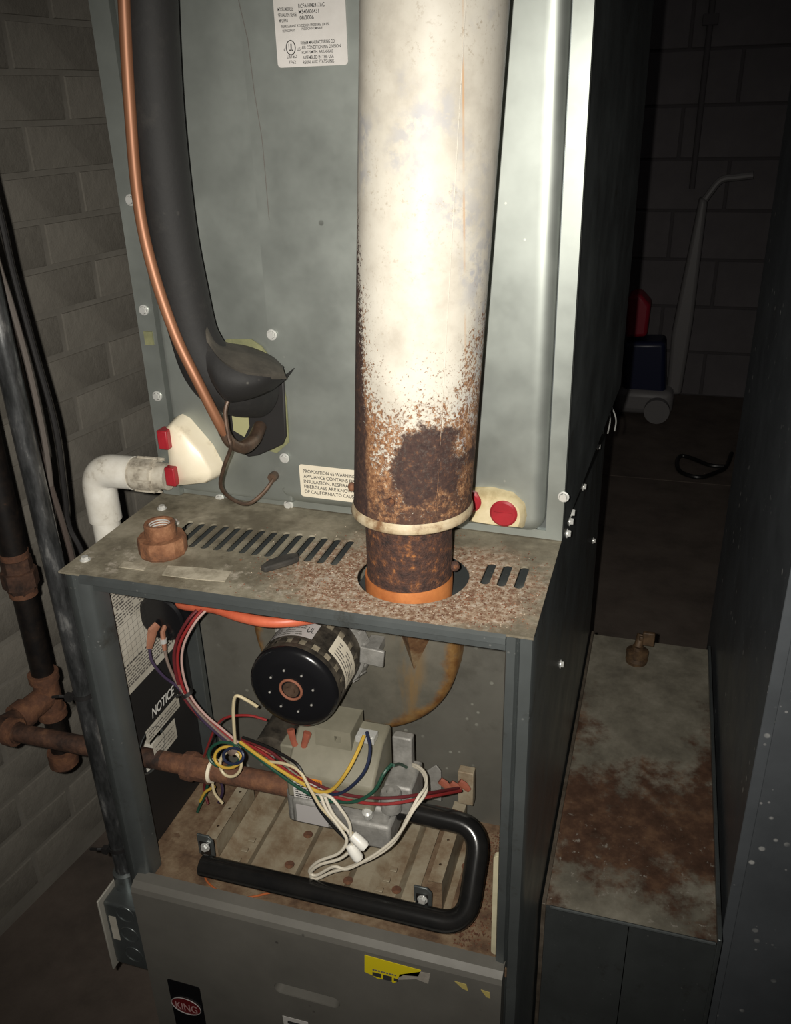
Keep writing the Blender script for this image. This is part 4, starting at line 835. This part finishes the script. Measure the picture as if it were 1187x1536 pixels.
# dusty wrap laid over the elbow, like a hood
bk_ = [(316, 488, 0.122), (334, 511, 0.150), (372, 519, 0.168), (408, 534, 0.172), (428, 553, 0.172)]
ed_ = [(310, 512, 0.098), (330, 538, 0.090), (362, 556, 0.090), (400, 561, 0.104), (427, 561, 0.130)]
bt_ = [(326, 588, 0.100), (342, 603, 0.096), (374, 599, 0.104), (405, 587, 0.122), (428, 570, 0.148)]
def prow(l): return smooth_path([hY(*q) for q in l], 5)
rb, re_, rt = prow(bk_), prow(ed_), prow(bt_)
mb = MB().rings([rb]+[[a_.lerp(b_, t)+Vector((0, -0.004, 0.006))*math.sin(math.pi*t) for a_, b_ in zip(rb, re_)] for t in (0.3, 0.65, 0.9)]+[re_, [q+Vector((0, 0.004, -0.006)) for q in re_]], False, False, False)
build(mb, 'dusty_flap', 'foam_dust', SU, smooth=60, label='dust-coated flap of foam wrap')
mb = MB().rings([[q+Vector((0, 0.003, -0.002)) for q in re_]]+[[a_.lerp(b_, t)+Vector((0, -0.010, 0.0))*math.sin(math.pi*t) for a_, b_ in zip(re_, rt)] for t in (0.25, 0.5, 0.75)]+[rt, [q+Vector((0, 0.03, 0.006)) for q in rt]], False, False, False)
build(mb, 'foam_wrap', 'foam', SU, smooth=60)
LQ = root('liquid_line', hY(340, 655, 0.1), 'bare copper refrigerant line curving down beside the black insulated line', 'copper pipe')
lq = [hY(184, -90, 0.095), hY(186, 0, 0.095), hY(194, 150, 0.095), hY(207, 300, 0.094), hY(228, 400, 0.092), hY(262, 500, 0.090), hY(298, 575, 0.090), hY(326, 630, 0.095), hY(340, 655, 0.102)]
build(MB().tube(smooth_path(lq, 8), 0.0050, 14), 'copper_tube', 'copper', LQ, smooth=60)
le = smooth_path([hY(335, 646, 0.100), hY(346, 664, 0.105), hY(364, 671, 0.118), hY(380, 660, 0.138), hY(390, 640, 0.165)], 6)
build(MB().tube(le, [0.0056]*(len(le)//2)+[0.0068]*(len(le)-len(le)//2), 14), 'copper_elbow', 'copper_old', LQ, smooth=60)
build(MB().lathe(hY(388, 641, 0.1745), (0.2, -1, 0.1), [(0, 0.014), (0.001, 0.0135), (0.0015, 0.008)], 20), 'rust_ring', 'rust_orange', LQ)
build(MB().tube(smooth_path([hY(343, 598, 0.098), hY(338, 620, 0.094), hY(343, 655, 0.092), hY(346, 672, 0.092), hY(336, 700, 0.098), hY(331, 728, 0.110), hY(344, 746, 0.125), hY(370, 756, 0.138), hY(392, 742, 0.152), hY(408, 722, 0.165), hY(411, 714, 0.170)], 6), 0.0020, 8), 'capillary_tube', 'copper_old', None, label='thin tarnished copper tube looping in an S below the black wrap', cat='tube')
q = hY(411, 714, 0.172); build(MB().cyl(q+Vector((0, 0.004, 0)), q+Vector((0, -0.006, 0)), 0.005, n_=8), 'tube_nut', 'copper_old', bpy.data.objects['capillary_tube'])

# ================================================================ PVC DRAIN
PY = 0.166
PV = root('drain_pipe', hY(165, 800, PY), 'dirty white plastic drain elbow and pipe at the coil cabinet corner', 'drain pipe')
j0 = hY(250, 708, PY); j1 = hY(196, 716, PY); e1 = hY(158, 722, PY); zdn = 0.44
rp = 0.0172
hz = (hY(225, 712, PY)).z
ex = hY(155, 760, PY).x
build(MB().tube(arc_path([(hY(202, 712, PY).x, PY, hz), (ex, PY, hz), (ex, PY, hY(158, 778, PY).z)], 0.024, 12), 0.0188, 24), 'elbow', 'pvc', PV, smooth=60)
xa = hY(204, 712, PY).x; xb = hY(243, 706, PY).x
build(MB().lathe((xa-0.004, PY, hz), (1, 0, 0), [(0, 0.016), (0.001, 0.0178), (0.006, 0.0178), (0.0065, 0.0195), (xb-xa-0.004, 0.0195), (xb-xa-0.0035, 0.015), (xb-xa+0.012, 0.015)], 24), 'adapter', 'pvc_dirty', PV, smooth=25)
for i in range(8):
    a = 2*math.pi*i/8; c = Vector((0, math.cos(a), math.sin(a))); build(MB().tube([Vector((xa+0.006, PY, hz))+c*0.0195, Vector((xb-0.004, PY, hz))+c*0.0195], 0.0016, 6), 'grip_rib', 'pvc_dirty', PV)
build(MB().cyl((ex, PY, zdn), (ex, PY, hY(158, 770, PY).z), 0.0160, n_=24), 'downpipe', 'pvc', PV, smooth=60)

# ================================================================ LOOSE THINGS ON THE TOP PLATE
q = hZ(231, 833, H); q = Vector((0.0735, 0.056, H))
NU = root('pipe_bushing', q, 'rusty threaded pipe bushing lying on the furnace top', 'pipe fitting')
build(MB().lathe(q, (0, 0, 1), [(0, 0.020), (0.0, 0.0225), (0.002, 0.0235), (0.0155, 0.0235), (0.018, 0.0225), (0.0185, 0.012)], 12, True, False), 'flange_nut', 'rust_nut', NU, smooth=25)
build(MB().lathe(q, (0, 0, 1), [(0.017, 0.0155), (0.031, 0.0150), (0.0325, 0.0140), (0.0325, 0.0112), (0.0305, 0.0102), (0.010, 0.0102)], 24, False, True), 'threaded_neck', 'rust_nut', NU, smooth=30)
mb = MB()
for i in range(4):
    rg = [q+Vector((0.0101*math.cos(a), 0.0101*math.sin(a), 0.030-0.0026*i)) for a in [2*math.pi*j/20 for j in range(21)]]; mb.tube(rg, 0.0007, 5)
build(mb, 'thread', 'zinc', NU)
sc_ = [hZ(x, y, H+0.001) for x, y in ((391, 857), (404, 847), (428, 839), (447, 836), (449, 843), (438, 848), (412, 856), (398, 860))]
build(MB().prism(sc_, (0, 0, 0.006)), 'rubber_scrap', nmat('black_scrap', [(0.3, (0.012, 0.011, 0.010)), (0.7, (0.045, 0.040, 0.033))], 60, 0.8), None, bevel=0.0015, label='curled black rubber scrap on the furnace top', cat='scrap')
MT['tape'] = nmat('dirty_tape_remnant', [(0.35, (0.20, 0.175, 0.125)), (0.6, (0.40, 0.36, 0.28))], 55, 0.8, 0, 7)
for poly in ([(252, 849), (300, 852), (347, 858), (337, 873), (290, 869), (243, 863)], [(186, 843), (222, 846), (216, 856), (178, 851)]):
    build(MB().prism([hZ(x, y, H) for x, y in poly], (0, 0, 0.0006)), 'tape_remnant', 'tape', FUR)

# ================================================================ CONDUIT, CABLES, BOX at the left
CDY = 0.045
q0 = hY(47, 700, CDY); q1 = hY(172, 1240, CDY); dc = (q0-q1).normalized()
def cat_(z_): return q1 + dc*((z_-q1.z)/dc.z)
cx_ = cat_(0.40).x
CN_ = root('conduit', cat_(0.40), 'scuffed grey steel conduit rising beside the furnace corner', 'conduit')
build(MB().cyl(cat_(0.40), cat_(1.75), 0.0105, n_=24), 'tube', 'conduit', CN_, smooth=60)
for y in (1055, 1283):
    z_ = hY(130 if y == 1055 else 172, y, CDY-0.015).z; cx_ = cat_(z_).x
    build(MB().lathe((cx_, CDY, z_), (0, 0, 1), [(-0.0025, 0.0108), (-0.0025, 0.0124), (0.0025, 0.0124), (0.0025, 0.0108)], 24, False, False).tube([(cx_-0.008, CDY-0.008, z_), (cx_-0.020, CDY-0.014, z_+0.002), (cx_-0.032, CDY-0.012, z_-0.003)], 0.0018, 6).box((cx_-0.015, CDY-0.014, z_-0.004), (cx_-0.008, CDY-0.007, z_+0.004)), 'cable_tie', 'black', CN_)
cx_ = cat_(0.405).x
build(MB().lathe((cx_, CDY, 0.405), (0, 0, 1), [(-0.015, 0.0112), (-0.015, 0.0145), (0.01, 0.0145), (0.012, 0.0112)], 20), 'connector', 'galv', CN_, smooth=30)
JX0, JX1, JY0, JY1, JZ0, JZ1 = -0.060, -0.0005, 0.012, 0.075, hY(190, 1440, 0.012).z-0.01, 0.392
JB = root('junction_box', (-0.036, 0.045, JZ0), 'small galvanised electrical junction box with pale cover fixed to the furnace side', 'junction box')
build(MB().box((JX0, JY0, JZ0), (JX1, JY1, JZ1)), 'box_body', 'galv', JB, bevel=0.003)
build(MB().box((JX0-0.003, JY0-0.006, JZ0-0.006), (JX0-0.0005, JY1+0.006, JZ1+0.006)), 'cover_plate', mat('pale_cover', (0.42, 0.40, 0.35), 0.5, 0.2), JB, bevel=0.0008)
for i in range(3):
    c = Vector((-0.030, JY0, JZ0+0.025+i*0.035)); rg = [c+Vector((0.012*math.cos(a), -0.0003, 0.012*math.sin(a))) for a in [2*math.pi*j/24 for j in range(25)]]
    build(MB().tube(rg, 0.0006, 5), 'knockout', 'galv', JB)
build(MB().prism([Vector((-0.055+a, JY0-0.0004, JZ0+0.045+b)) for a, b in rrect(0, 0.010, 0, 0.04, 0.001)], (0, 0.0003, 0)), 'box_sticker', 'paper_old', JB)
mb = hex_screw((-1, 0, 0), 0.0035); mb.v = [v+Vector((JX0-0.003, 0.045, JZ1-0.006)) for v in mb.v]; build(mb, 'screw', 'zinc', JB)
for nm, mt, pts, lab in (
    ('thermostat_cable', 'w_grey', [(-70, 150), (-30, 300), (0, 405), (17, 458), (45, 560), (70, 680), (80, 780), (84, 850), (118, 1000), (142, 1100), (165, 1200)], 'dusty brown-grey cable hanging right beside the steel conduit'),
    ('thermostat_cable', 'w_brown', [(-80, 150), (-40, 300), (0, 440), (17, 492), (48, 640), (78, 735), (98, 800), (114, 870), (128, 1000), (150, 1100), (170, 1200)], 'brown cable crossing behind the steel conduit'),
    ('thermostat_cable', 'w_black', [(-60, 60), (-25, 220), (2, 330), (20, 410), (50, 520), (83, 640), (97, 740), (104, 790), (128, 850), (140, 1000), (158, 1100), (176, 1200)], 'black cable hanging furthest from the steel conduit')):
    build(MB().tube(smooth_path([hY(x, y, 0.115 if mt != 'w_black' else 0.15) for x, y in pts], 6), 0.0032, 8), nm, mat(nm+mt, {'w_grey': (0.10, 0.085, 0.075), 'w_brown': (0.060, 0.045, 0.038), 'w_black': (0.012, 0.011, 0.011)}[mt], 0.55), None, label=lab, cat='cable', group='cables behind the conduit')

# ================================================================ DUCT BOX at the right and the second cabinet
BX0, BX1, BY0, BY1, BZ = W+0.003, 0.6545, 0.1745, 0.790, 0.367
DU = root('duct_box', ((BX0+BX1)/2, (BY0+BY1)/2, 0), 'low galvanised duct box with a rust-stained top between the two cabinets', 'duct')
m = mat('rust_stained_sheet', (0.2, 0.2, 0.18), 0.5, 0.25); n = N(m); X, Y, Z = n.xyz()
c = n.ramp(n.noise(11, 7, 0.7), [(0.3, (0.12, 0.108, 0.085)), (0.5, (0.24, 0.22, 0.172)), (0.72, (0.40, 0.37, 0.30))])
yn = n.math('DIVIDE', n.math('ADD', Y, (BY1-BY0)/2), BY1-BY0)
band_ = n.math('SUBTRACT', 1.0, n.math('MULTIPLY', n.math('ABSOLUTE', n.math('SUBTRACT', yn, 0.26)), 2.6))
edge_ = n.math('MULTIPLY', n.math('ABSOLUTE', X), 6.5)
rm = n.step(n.math('ADD', n.math('MAXIMUM', band_, n.math('MULTIPLY', edge_, n.step(yn, 0.95, 0.6))), n.math('MULTIPLY', n.math('SUBTRACT', n.noise(16, 7, 0.7), 0.5), 1.7)), 0.40, 0.75)
c = n.mix(rm, c, n.ramp(n.noise(24, 7, 0.7), [(0.3, (0.055, 0.030, 0.020)), (0.5, (0.115, 0.062, 0.040)), (0.7, (0.23, 0.13, 0.075))]))
c = n.mix(n.math('MULTIPLY', n.step(n.noise(75, 5, 0.7), 0.60, 0.68), n.step(yn, 0.36, 0.15)), c, (0.36, 0.33, 0.28)); n.color(c); MT['boxtop'] = m
build(MB().box((BX0, BY0+0.001, BZ-0.002), (BX1, BY1, BZ)), 'top_sheet', 'boxtop', DU, label='rust-stained top sheet')
build(MB().box((BX0+0.005, BY0, 0.0), ((BX0+BX1)/2-0.0005, BY0+0.003, BZ-0.004)), 'front_sheet', 'galv', DU)
build(MB().box(((BX0+BX1)/2+0.0005, BY0-0.001, 0.0), (BX1-0.005, BY0+0.003, BZ-0.004)), 'front_sheet', 'galv', DU)
build(MB().tube([(BX0+0.01, BY0-0.0015, BZ-0.001), (BX1-0.006, BY0-0.0015, BZ-0.001)], 0.0022, 8), 'front_hem', 'galv', DU)
build(MB().box((BX0, BY0-0.006, 0.0), (BX0+0.005, BY1, BZ+0.007)), 'side_seam', nmat('rusty_seam', [(0.35, (0.07, 0.055, 0.04)), (0.7, (0.16, 0.13, 0.10))], 40, 0.6, 0.2), DU, bevel=0.001)
build(MB().box((BX1-0.005, BY0-0.004, 0.0), (BX1, BY1, BZ+0.009)), 'side_seam', 'galv', DU, bevel=0.001)
build(MB().box((BX0, BY1-0.003, 0.0), (BX1, BY1, BZ-0.002)), 'rear_sheet', 'galv', DU)
q = hZ(955, 992, BZ)
TP = root('hose_tap', q, 'rusty brass hose tap standing on the duct box', 'tap')
MT['brass'] = nmat('grimy_brass', [(0.35, (0.045, 0.026, 0.014)), (0.7, (0.15, 0.09, 0.045))], 60, 0.6, 0.2, 6)
build(MB().lathe(q, (0, 0, 1), [(0, 0.018), (0.006, 0.019), (0.010, 0.014), (0.014, 0.019), (0.022, 0.019), (0.026, 0.010), (0.032, 0.009)], 20), 'tap_base', 'brass', TP, smooth=25)
build(MB().cyl(q+Vector((0, 0, 0.03)), q+Vector((0.004, 0.01, 0.05)), 0.0075, n_=14), 'tap_stem', 'brass', TP)
build(MB().box(q+Vector((0.006, -0.004, 0.036)), q+Vector((0.026, 0.004, 0.062))).box(q+Vector((0.0, -0.003, 0.044)), q+Vector((0.010, 0.003, 0.052))), 'tap_handle', 'brass', TP, bevel=0.002)
RX0, RY0, RY1 = 0.6605, 0.215, 0.93
RC = root('sheet_metal_cabinet', (0.96, 0.57, 0), 'tall dark blue-grey sheet metal cabinet speckled with paint spots', 'cabinet')
build(MB().box((RX0, RY0+0.002, 0), (1.26, RY1, 1.9)), 'case', 'cab_right', RC)
build(MB().box((RX0+0.002, RY0-0.001, 0.0), (1.258, RY0+0.002, 1.9)), 'front_sheet', 'cab_right', RC)
build(MB().box((RX0-0.001, RY0-0.002, 0.0), (RX0+0.012, RY0+0.001, 1.9)), 'corner_fold', 'cab_right', RC, bevel=0.001)

# ================================================================ WIRES AND HOSE in the burner compartment
G1 = 'wires of the burner compartment harness'
def P_(l): return [hY(x, y, d_) for x, y, d_ in l]
build(MB().tube(smooth_path(P_([(268, 905, 0.105), (285, 909, 0.095), (320, 912, 0.085), (360, 925, 0.075), (400, 933, 0.072), (440, 932, 0.080), (478, 926, 0.10)]), 6), [0.0055]+[0.0056]*35+[0.0056], 12), 'pressure_hose', 'red_hose', None, label='orange-red rubber hose under the top rail', cat='hose')
wr = 0.0017
wire('harness_wire', P_([(312, 906, 0.09), (290, 930, 0.075), (270, 965, 0.068), (267, 1000, 0.066), (278, 1040, 0.066), (300, 1068, 0.066), (330, 1095, 0.064), (356, 1118, 0.062)]), 'w_red', wr, 'red wire of the long harness bundle sweeping down from the orange hose', G1)
wire('harness_wire', P_([(318, 907, 0.09), (294, 932, 0.073), (276, 966, 0.066), (273, 1000, 0.064), (284, 1040, 0.064), (306, 1070, 0.064), (334, 1094, 0.062), (360, 1116, 0.060)]), 'w_pink', wr*0.8, 'pale striped wire of the long harness bundle', G1)
wire('harness_wire', P_([(304, 907, 0.092), (282, 930, 0.078), (264, 965, 0.072), (262, 1000, 0.070), (274, 1042, 0.069), (296, 1072, 0.068), (326, 1099, 0.066), (352, 1122, 0.064)]), 'w_maroon', wr*1.1, 'maroon wire of the long harness bundle', G1)
wire('harness_wire', P_([(224, 972, 0.084), (228, 992, 0.078), (245, 1014, 0.072), (266, 1030, 0.068), (284, 1052, 0.066), (304, 1080, 0.066), (330, 1104, 0.064), (348, 1120, 0.062)]), 'w_purple', wr, 'dark purple wire from the pressure switch terminal', G1)
wire('harness_wire', P_([(247, 975, 0.086), (252, 995, 0.080), (262, 1018, 0.072), (276, 1040, 0.066), (296, 1066, 0.064), (322, 1092, 0.062), (350, 1116, 0.060)]), 'w_grey', wr, 'greyish brown wire from the pressure switch', G1)
c = hY(281, 1040, 0.0655); build(MB().lathe(c, (0.5, 0, -0.85), [(-0.002, 0.0055), (-0.002, 0.0066), (0.002, 0.0066), (0.002, 0.0055)], 14, False, False).tube([c+Vector((-0.004, -0.003, 0.0)), c+Vector((-0.013, -0.006, -0.003))], 0.0012, 6), 'cable_tie', 'black', None, label='black cable tie around the long harness bundle', cat='cable tie')
wire('motor_lead', P_([(386, 1060, 0.062), (370, 1050, 0.058), (354, 1044, 0.056), (350, 1062, 0.056), (351, 1090, 0.056), (353, 1118, 0.057)]), 'w_cream', wr*1.05, 'cream wire bent in a hook beside the black motor', G1)
wire('motor_lead', P_([(400, 1080, 0.066), (372, 1073, 0.062), (340, 1076, 0.062), (324, 1090, 0.066), (312, 1118, 0.072), (306, 1135, 0.080)]), 'w_red', wr*0.8, 'thin red wire passing under the black motor', G1)
wire('harness_wire', P_([(358, 1115, 0.058), (385, 1135, 0.050), (420, 1162, 0.044), (452, 1184, 0.038), (480, 1198, 0.034), (515, 1203, 0.033), (540, 1200, 0.034), (562, 1185, 0.038), (576, 1160, 0.046), (588, 1146, 0.056)]), 'w_green', wr*1.1, 'dark green wire crossing the front of the gas valve', G1)
wire('harness_wire', P_([(360, 1113, 0.058), (390, 1135, 0.048), (425, 1158, 0.042), (455, 1176, 0.036), (480, 1188, 0.033), (500, 1183, 0.032), (520, 1158, 0.034), (536, 1128, 0.048), (546, 1104, 0.066)]), 'w_yellow', wr*1.15, 'yellow wire running up to the gas valve terminals', G1)
wire('harness_wire', P_([(480, 1192, 0.034), (510, 1190, 0.032), (535, 1172, 0.034), (550, 1150, 0.040), (555, 1122, 0.052), (550, 1098, 0.066)]), 'w_blue', wr, 'blue wire curling up the gas valve head', G1)
wire('harness_wire', P_([(362, 1112, 0.060), (395, 1130, 0.054), (430, 1156, 0.046), (470, 1182, 0.036), (520, 1200, 0.034), (580, 1206, 0.038), (640, 1196, 0.060), (692, 1186, 0.110)]), 'w_red', wr, 'red wire stretched past the valve to the right-hand terminals', G1)
wire('harness_wire', P_([(362, 1108, 0.062), (400, 1124, 0.056), (432, 1148, 0.048), (474, 1176, 0.038), (524, 1193, 0.036), (584, 1197, 0.040), (640, 1190, 0.062), (688, 1182, 0.112)]), 'w_maroon', wr, 'maroon wire stretched past the valve to the right-hand terminals', G1)
wire('harness_wire', P_([(364, 1106, 0.060), (400, 1120, 0.052), (430, 1136, 0.046), (448, 1150, 0.040), (462, 1180, 0.034), (478, 1212, 0.032), (500, 1240, 0.032), (522, 1262, 0.034)]), 'w_black', wr, 'black wire drooping in front of the gas valve', G1)
wire('harness_wire', P_([(400, 1142, 0.048), (428, 1146, 0.042), (450, 1158, 0.037), (466, 1185, 0.031), (484, 1214, 0.029), (510, 1238, 0.030), (532, 1252, 0.032)]), 'w_cream', wr, 'cream wire drooping beside the black wire to the crimp caps', G1)
# coils of wire slack under the bundle
for i, (x, y, rx, ry, mt, lab) in enumerate(((337, 1132, 24, 19, 'w_green', 'green loop of slack wire on the gas pipe'), (342, 1136, 20, 16, 'w_yellow', 'yellow loop of slack wire on the gas pipe'), (346, 1146, 16, 19, 'w_cream', 'cream loop of slack wire hanging over the gas pipe'), (350, 1134, 15, 12, 'w_blue', 'blue loop of slack wire on the gas pipe'))):
    pts = P_([(x+rx*math.cos(a), y+ry*math.sin(a), 0.052-0.004*math.sin(a)-0.0015*i) for a in [2*math.pi*j/10-1.2 for j in range(10)]])
    wire('slack_wire_loop', pts+[pts[0]], mt, wr, lab, G1)
c = hY(352, 1122, 0.058); build(MB().lathe(c, (0.6, 0, -0.8), [(-0.003, 0.008), (-0.003, 0.0092), (0.003, 0.0092), (0.003, 0.008)], 14, False, False), 'cable_tie', 'w_grey', None, label='grey tie where the harness branches above the gas pipe', cat='cable tie')
# white pair with crimp caps
W1 = root('white_lead_pair', hZ(540, 1300, ZD+0.005), 'white twin leads looped in front of the valve with two white crimp caps', 'wire')
build(MB().tube(smooth_path(P_([(486, 1192, 0.032), (500, 1222, 0.028), (524, 1250, 0.026), (527, 1272, 0.024), (510, 1288, 0.022), (480, 1297, 0.022), (466, 1309, 0.024), (472, 1319, 0.026), (498, 1308, 0.026), (520, 1302, 0.025), (560, 1286, 0.026), (592, 1262, 0.030), (612, 1226, 0.034), (628, 1196, 0.044), (639, 1180, 0.060), (638, 1160, 0.080), (622, 1147, 0.10), (606, 1152, 0.12)]), 6), wr, 8), 'lead', 'w_white', W1)
build(MB().tube(smooth_path(P_([(480, 1190, 0.033), (490, 1215, 0.029), (512, 1245, 0.026), (520, 1262, 0.024), (508, 1280, 0.021), (478, 1292, 0.021), (464, 1306, 0.023), (474, 1313, 0.024), (500, 1300, 0.023), (522, 1303, 0.022), (562, 1282, 0.024), (596, 1254, 0.028), (620, 1216, 0.036), (640, 1186, 0.058), (634, 1158, 0.085), (614, 1146, 0.11)]), 6), wr, 8), 'lead', 'w_white', W1)
build(MB().tube(smooth_path(P_([(478, 1190, 0.034), (496, 1196, 0.027), (512, 1215, 0.026), (524, 1235, 0.026), (526, 1255, 0.025)]), 6), wr, 8), 'lead', 'w_white', W1)
for (xa, ya), (xb, yb) in (((528, 1252), (549, 1272)), ((524, 1266), (539, 1290))):
    a_, b_ = hY(xa, ya, 0.026), hY(xb, yb, 0.022); d_ = (b_-a_)
    build(MB().lathe(a_, d_, [(0, 0.0038), (0.001, 0.0052), (d_.length*0.35, 0.0060), (d_.length*0.85, 0.0060), (d_.length, 0.0045)], 14), 'crimp_cap', mat('white_cap', (0.78, 0.76, 0.70), 0.35), W1, smooth=40)
# loose wires under the gas pipe
for i, (pts, mt, lab) in enumerate((
    ([(318, 1172, 0.09), (322, 1190, 0.088), (334, 1205, 0.088)], 'w_cream', 'short cream wire end below the gas pipe'),
    ([(322, 1180, 0.092), (308, 1188, 0.09), (300, 1202, 0.09)], 'w_yellow', 'short yellow wire end below the gas pipe'),
    ([(312, 1172, 0.10), (308, 1192, 0.098), (300, 1208, 0.096), (296, 1218, 0.094)], 'w_green', 'short green wire end below the gas pipe'),
    ([(330, 1168, 0.10), (334, 1186, 0.10), (328, 1204, 0.10)], 'w_purple', 'short purple wire end below the gas pipe'),
    ([(310, 1168, 0.104), (306, 1184, 0.104), (312, 1206, 0.098)], 'w_maroon', 'short maroon wire end below the gas pipe'))):
    wire('loose_wire', P_(pts), mt, wr, lab, G1)
wire('igniter_lead', P_([(590, 1148, 0.058), (600, 1146, 0.08), (612, 1152, 0.10), (624, 1160, 0.12)]), 'w_green', wr, 'short green wire end at the right of the valve', G1)
zf = ZD-0.0085
wire('orange_wire', [hZ(306, 1312, zf), hZ(314, 1326, zf), hZ(340, 1343, zf), hZ(372, 1346, zf), hZ(405, 1339, zf)], 'w_orange', 0.0012, 'thin orange wire lying on the rusty deck before the black pipe')
# round flame-sensor housing behind the gas pipe
q = hY(405, 1130, 0.105)
FS = root('spark_module', q+Vector((0, 0, -0.03)), 'dark round switch housing tucked behind the gas pipe', 'switch')
build(MB().lathe(q+Vector((0.002, 0.0, 0)), (0, 1, 0), [(0, 0.020), (0.001, 0.023), (0.05, 0.024)], 24), 'housing', 'motorband', FS, smooth=35)
build(MB().box(q+Vector((-0.012, -0.004, -0.012)), q+Vector((0.006, 0.001, 0.002))), 'bracket', 'alu', FS, bevel=0.001)
for dx_, dz_ in ((-0.014, 0.006), (-0.004, 0.010)): build(MB().tube([q+Vector((dx_-0.01, -0.006, dz_+0.004)), q+Vector((dx_, -0.006, dz_)), q+Vector((dx_+0.012, -0.004, dz_-0.005))], [0.003, 0.004, 0.003], 8), 'terminal', 'spade_red', FS)

# ================================================================ FAR BACKGROUND
BY = 3.0
CC = root('carpet_cleaner', hZ(985, 618, 0.0), 'pale upright carpet cleaner with red and dark blue tanks in the dark background', 'carpet cleaner')
def bq(x, y, d_=BY): return hY(x, y, d_)
MT['offw'] = mat('offwhite_plastic', (0.20, 0.19, 0.19), 0.45)
zg = 0.0
cx0 = hZ(985, 618, 0).x; BYc = hZ(985, 618, 0).y
def bq(x, y): return hY(x, y, BYc)
build(MB().box((bq(925, 600).x, BYc-0.12, 0.02), (bq(1010, 600).x, BYc+0.14, 0.13)), 'base', 'offw', CC, bevel=0.03, seg=3)
wc = bq(987, 603); build(MB().cyl((wc.x, BYc-0.16, 0.052), (wc.x, BYc-0.12, 0.052), 0.052, n_=28), 'wheel', 'offw', CC)
p = [bq(936, 585), bq(1000, 585), bq(1000, 505), bq(936, 505)]; build(MB().prism([v+Vector((0, -0.10, 0)) for v in p], (0, 0.16, 0)), 'lower_tank', mat('dark_blue_tank', (0.012, 0.016, 0.05), 0.35), CC, bevel=0.02, seg=3)
p = [bq(940, 500), bq(972, 498), bq(978, 452), bq(962, 434), bq(944, 440)]; build(MB().prism([v+Vector((0, -0.09, 0)) for v in p], (0, 0.14, 0)), 'upper_tank', mat('red_tank', (0.30, 0.012, 0.03), 0.4), CC, bevel=0.015, seg=3)
p = [bq(1000, 590), bq(1022, 590), bq(1040, 480), bq(1062, 300), bq(1050, 295), bq(1024, 420), bq(1008, 500)]; build(MB().prism([v+Vector((0, -0.03, 0)) for v in p], (0, 0.10, 0)), 'handle_body', 'offw', CC, bevel=0.015, seg=3)
build(MB().tube(smooth_path([bq(1056, 302), bq(1066, 288), bq(1082, 270), bq(1105, 266), bq(1130, 263)], 5), 0.014, 10), 'grip', 'offw', CC)
lc = [hZ(x, y, 0.008) for x, y in ((1098, 680), (1090, 700), (1076, 708), (1050, 716), (1022, 708), (1016, 694), (1022, 684), (1040, 688), (1066, 698), (1092, 700))]
build(MB().tube(smooth_path(lc, 6), 0.008, 8), 'extension_cord', 'w_black', None, label='black cord looped on the concrete floor', cat='cord')
xw_ = hY(1053, 150, YB-0.02).x
WP = root('wall_conduit', (xw_, YB-0.03, 0.9), 'thin dark conduit clipped to the far block wall', 'conduit')
build(MB().cyl((xw_, YB-0.022, 0.9), (xw_, YB-0.022, 2.4), 0.012, n_=12), 'tube', 'blockmortar', WP)
for z_ in (1.52, 1.78): build(MB().box((xw_-0.03, YB-0.036, z_-0.02), (xw_+0.03, YB-0.006, z_+0.02)), 'clip', 'blockmortar', WP, bevel=0.004)
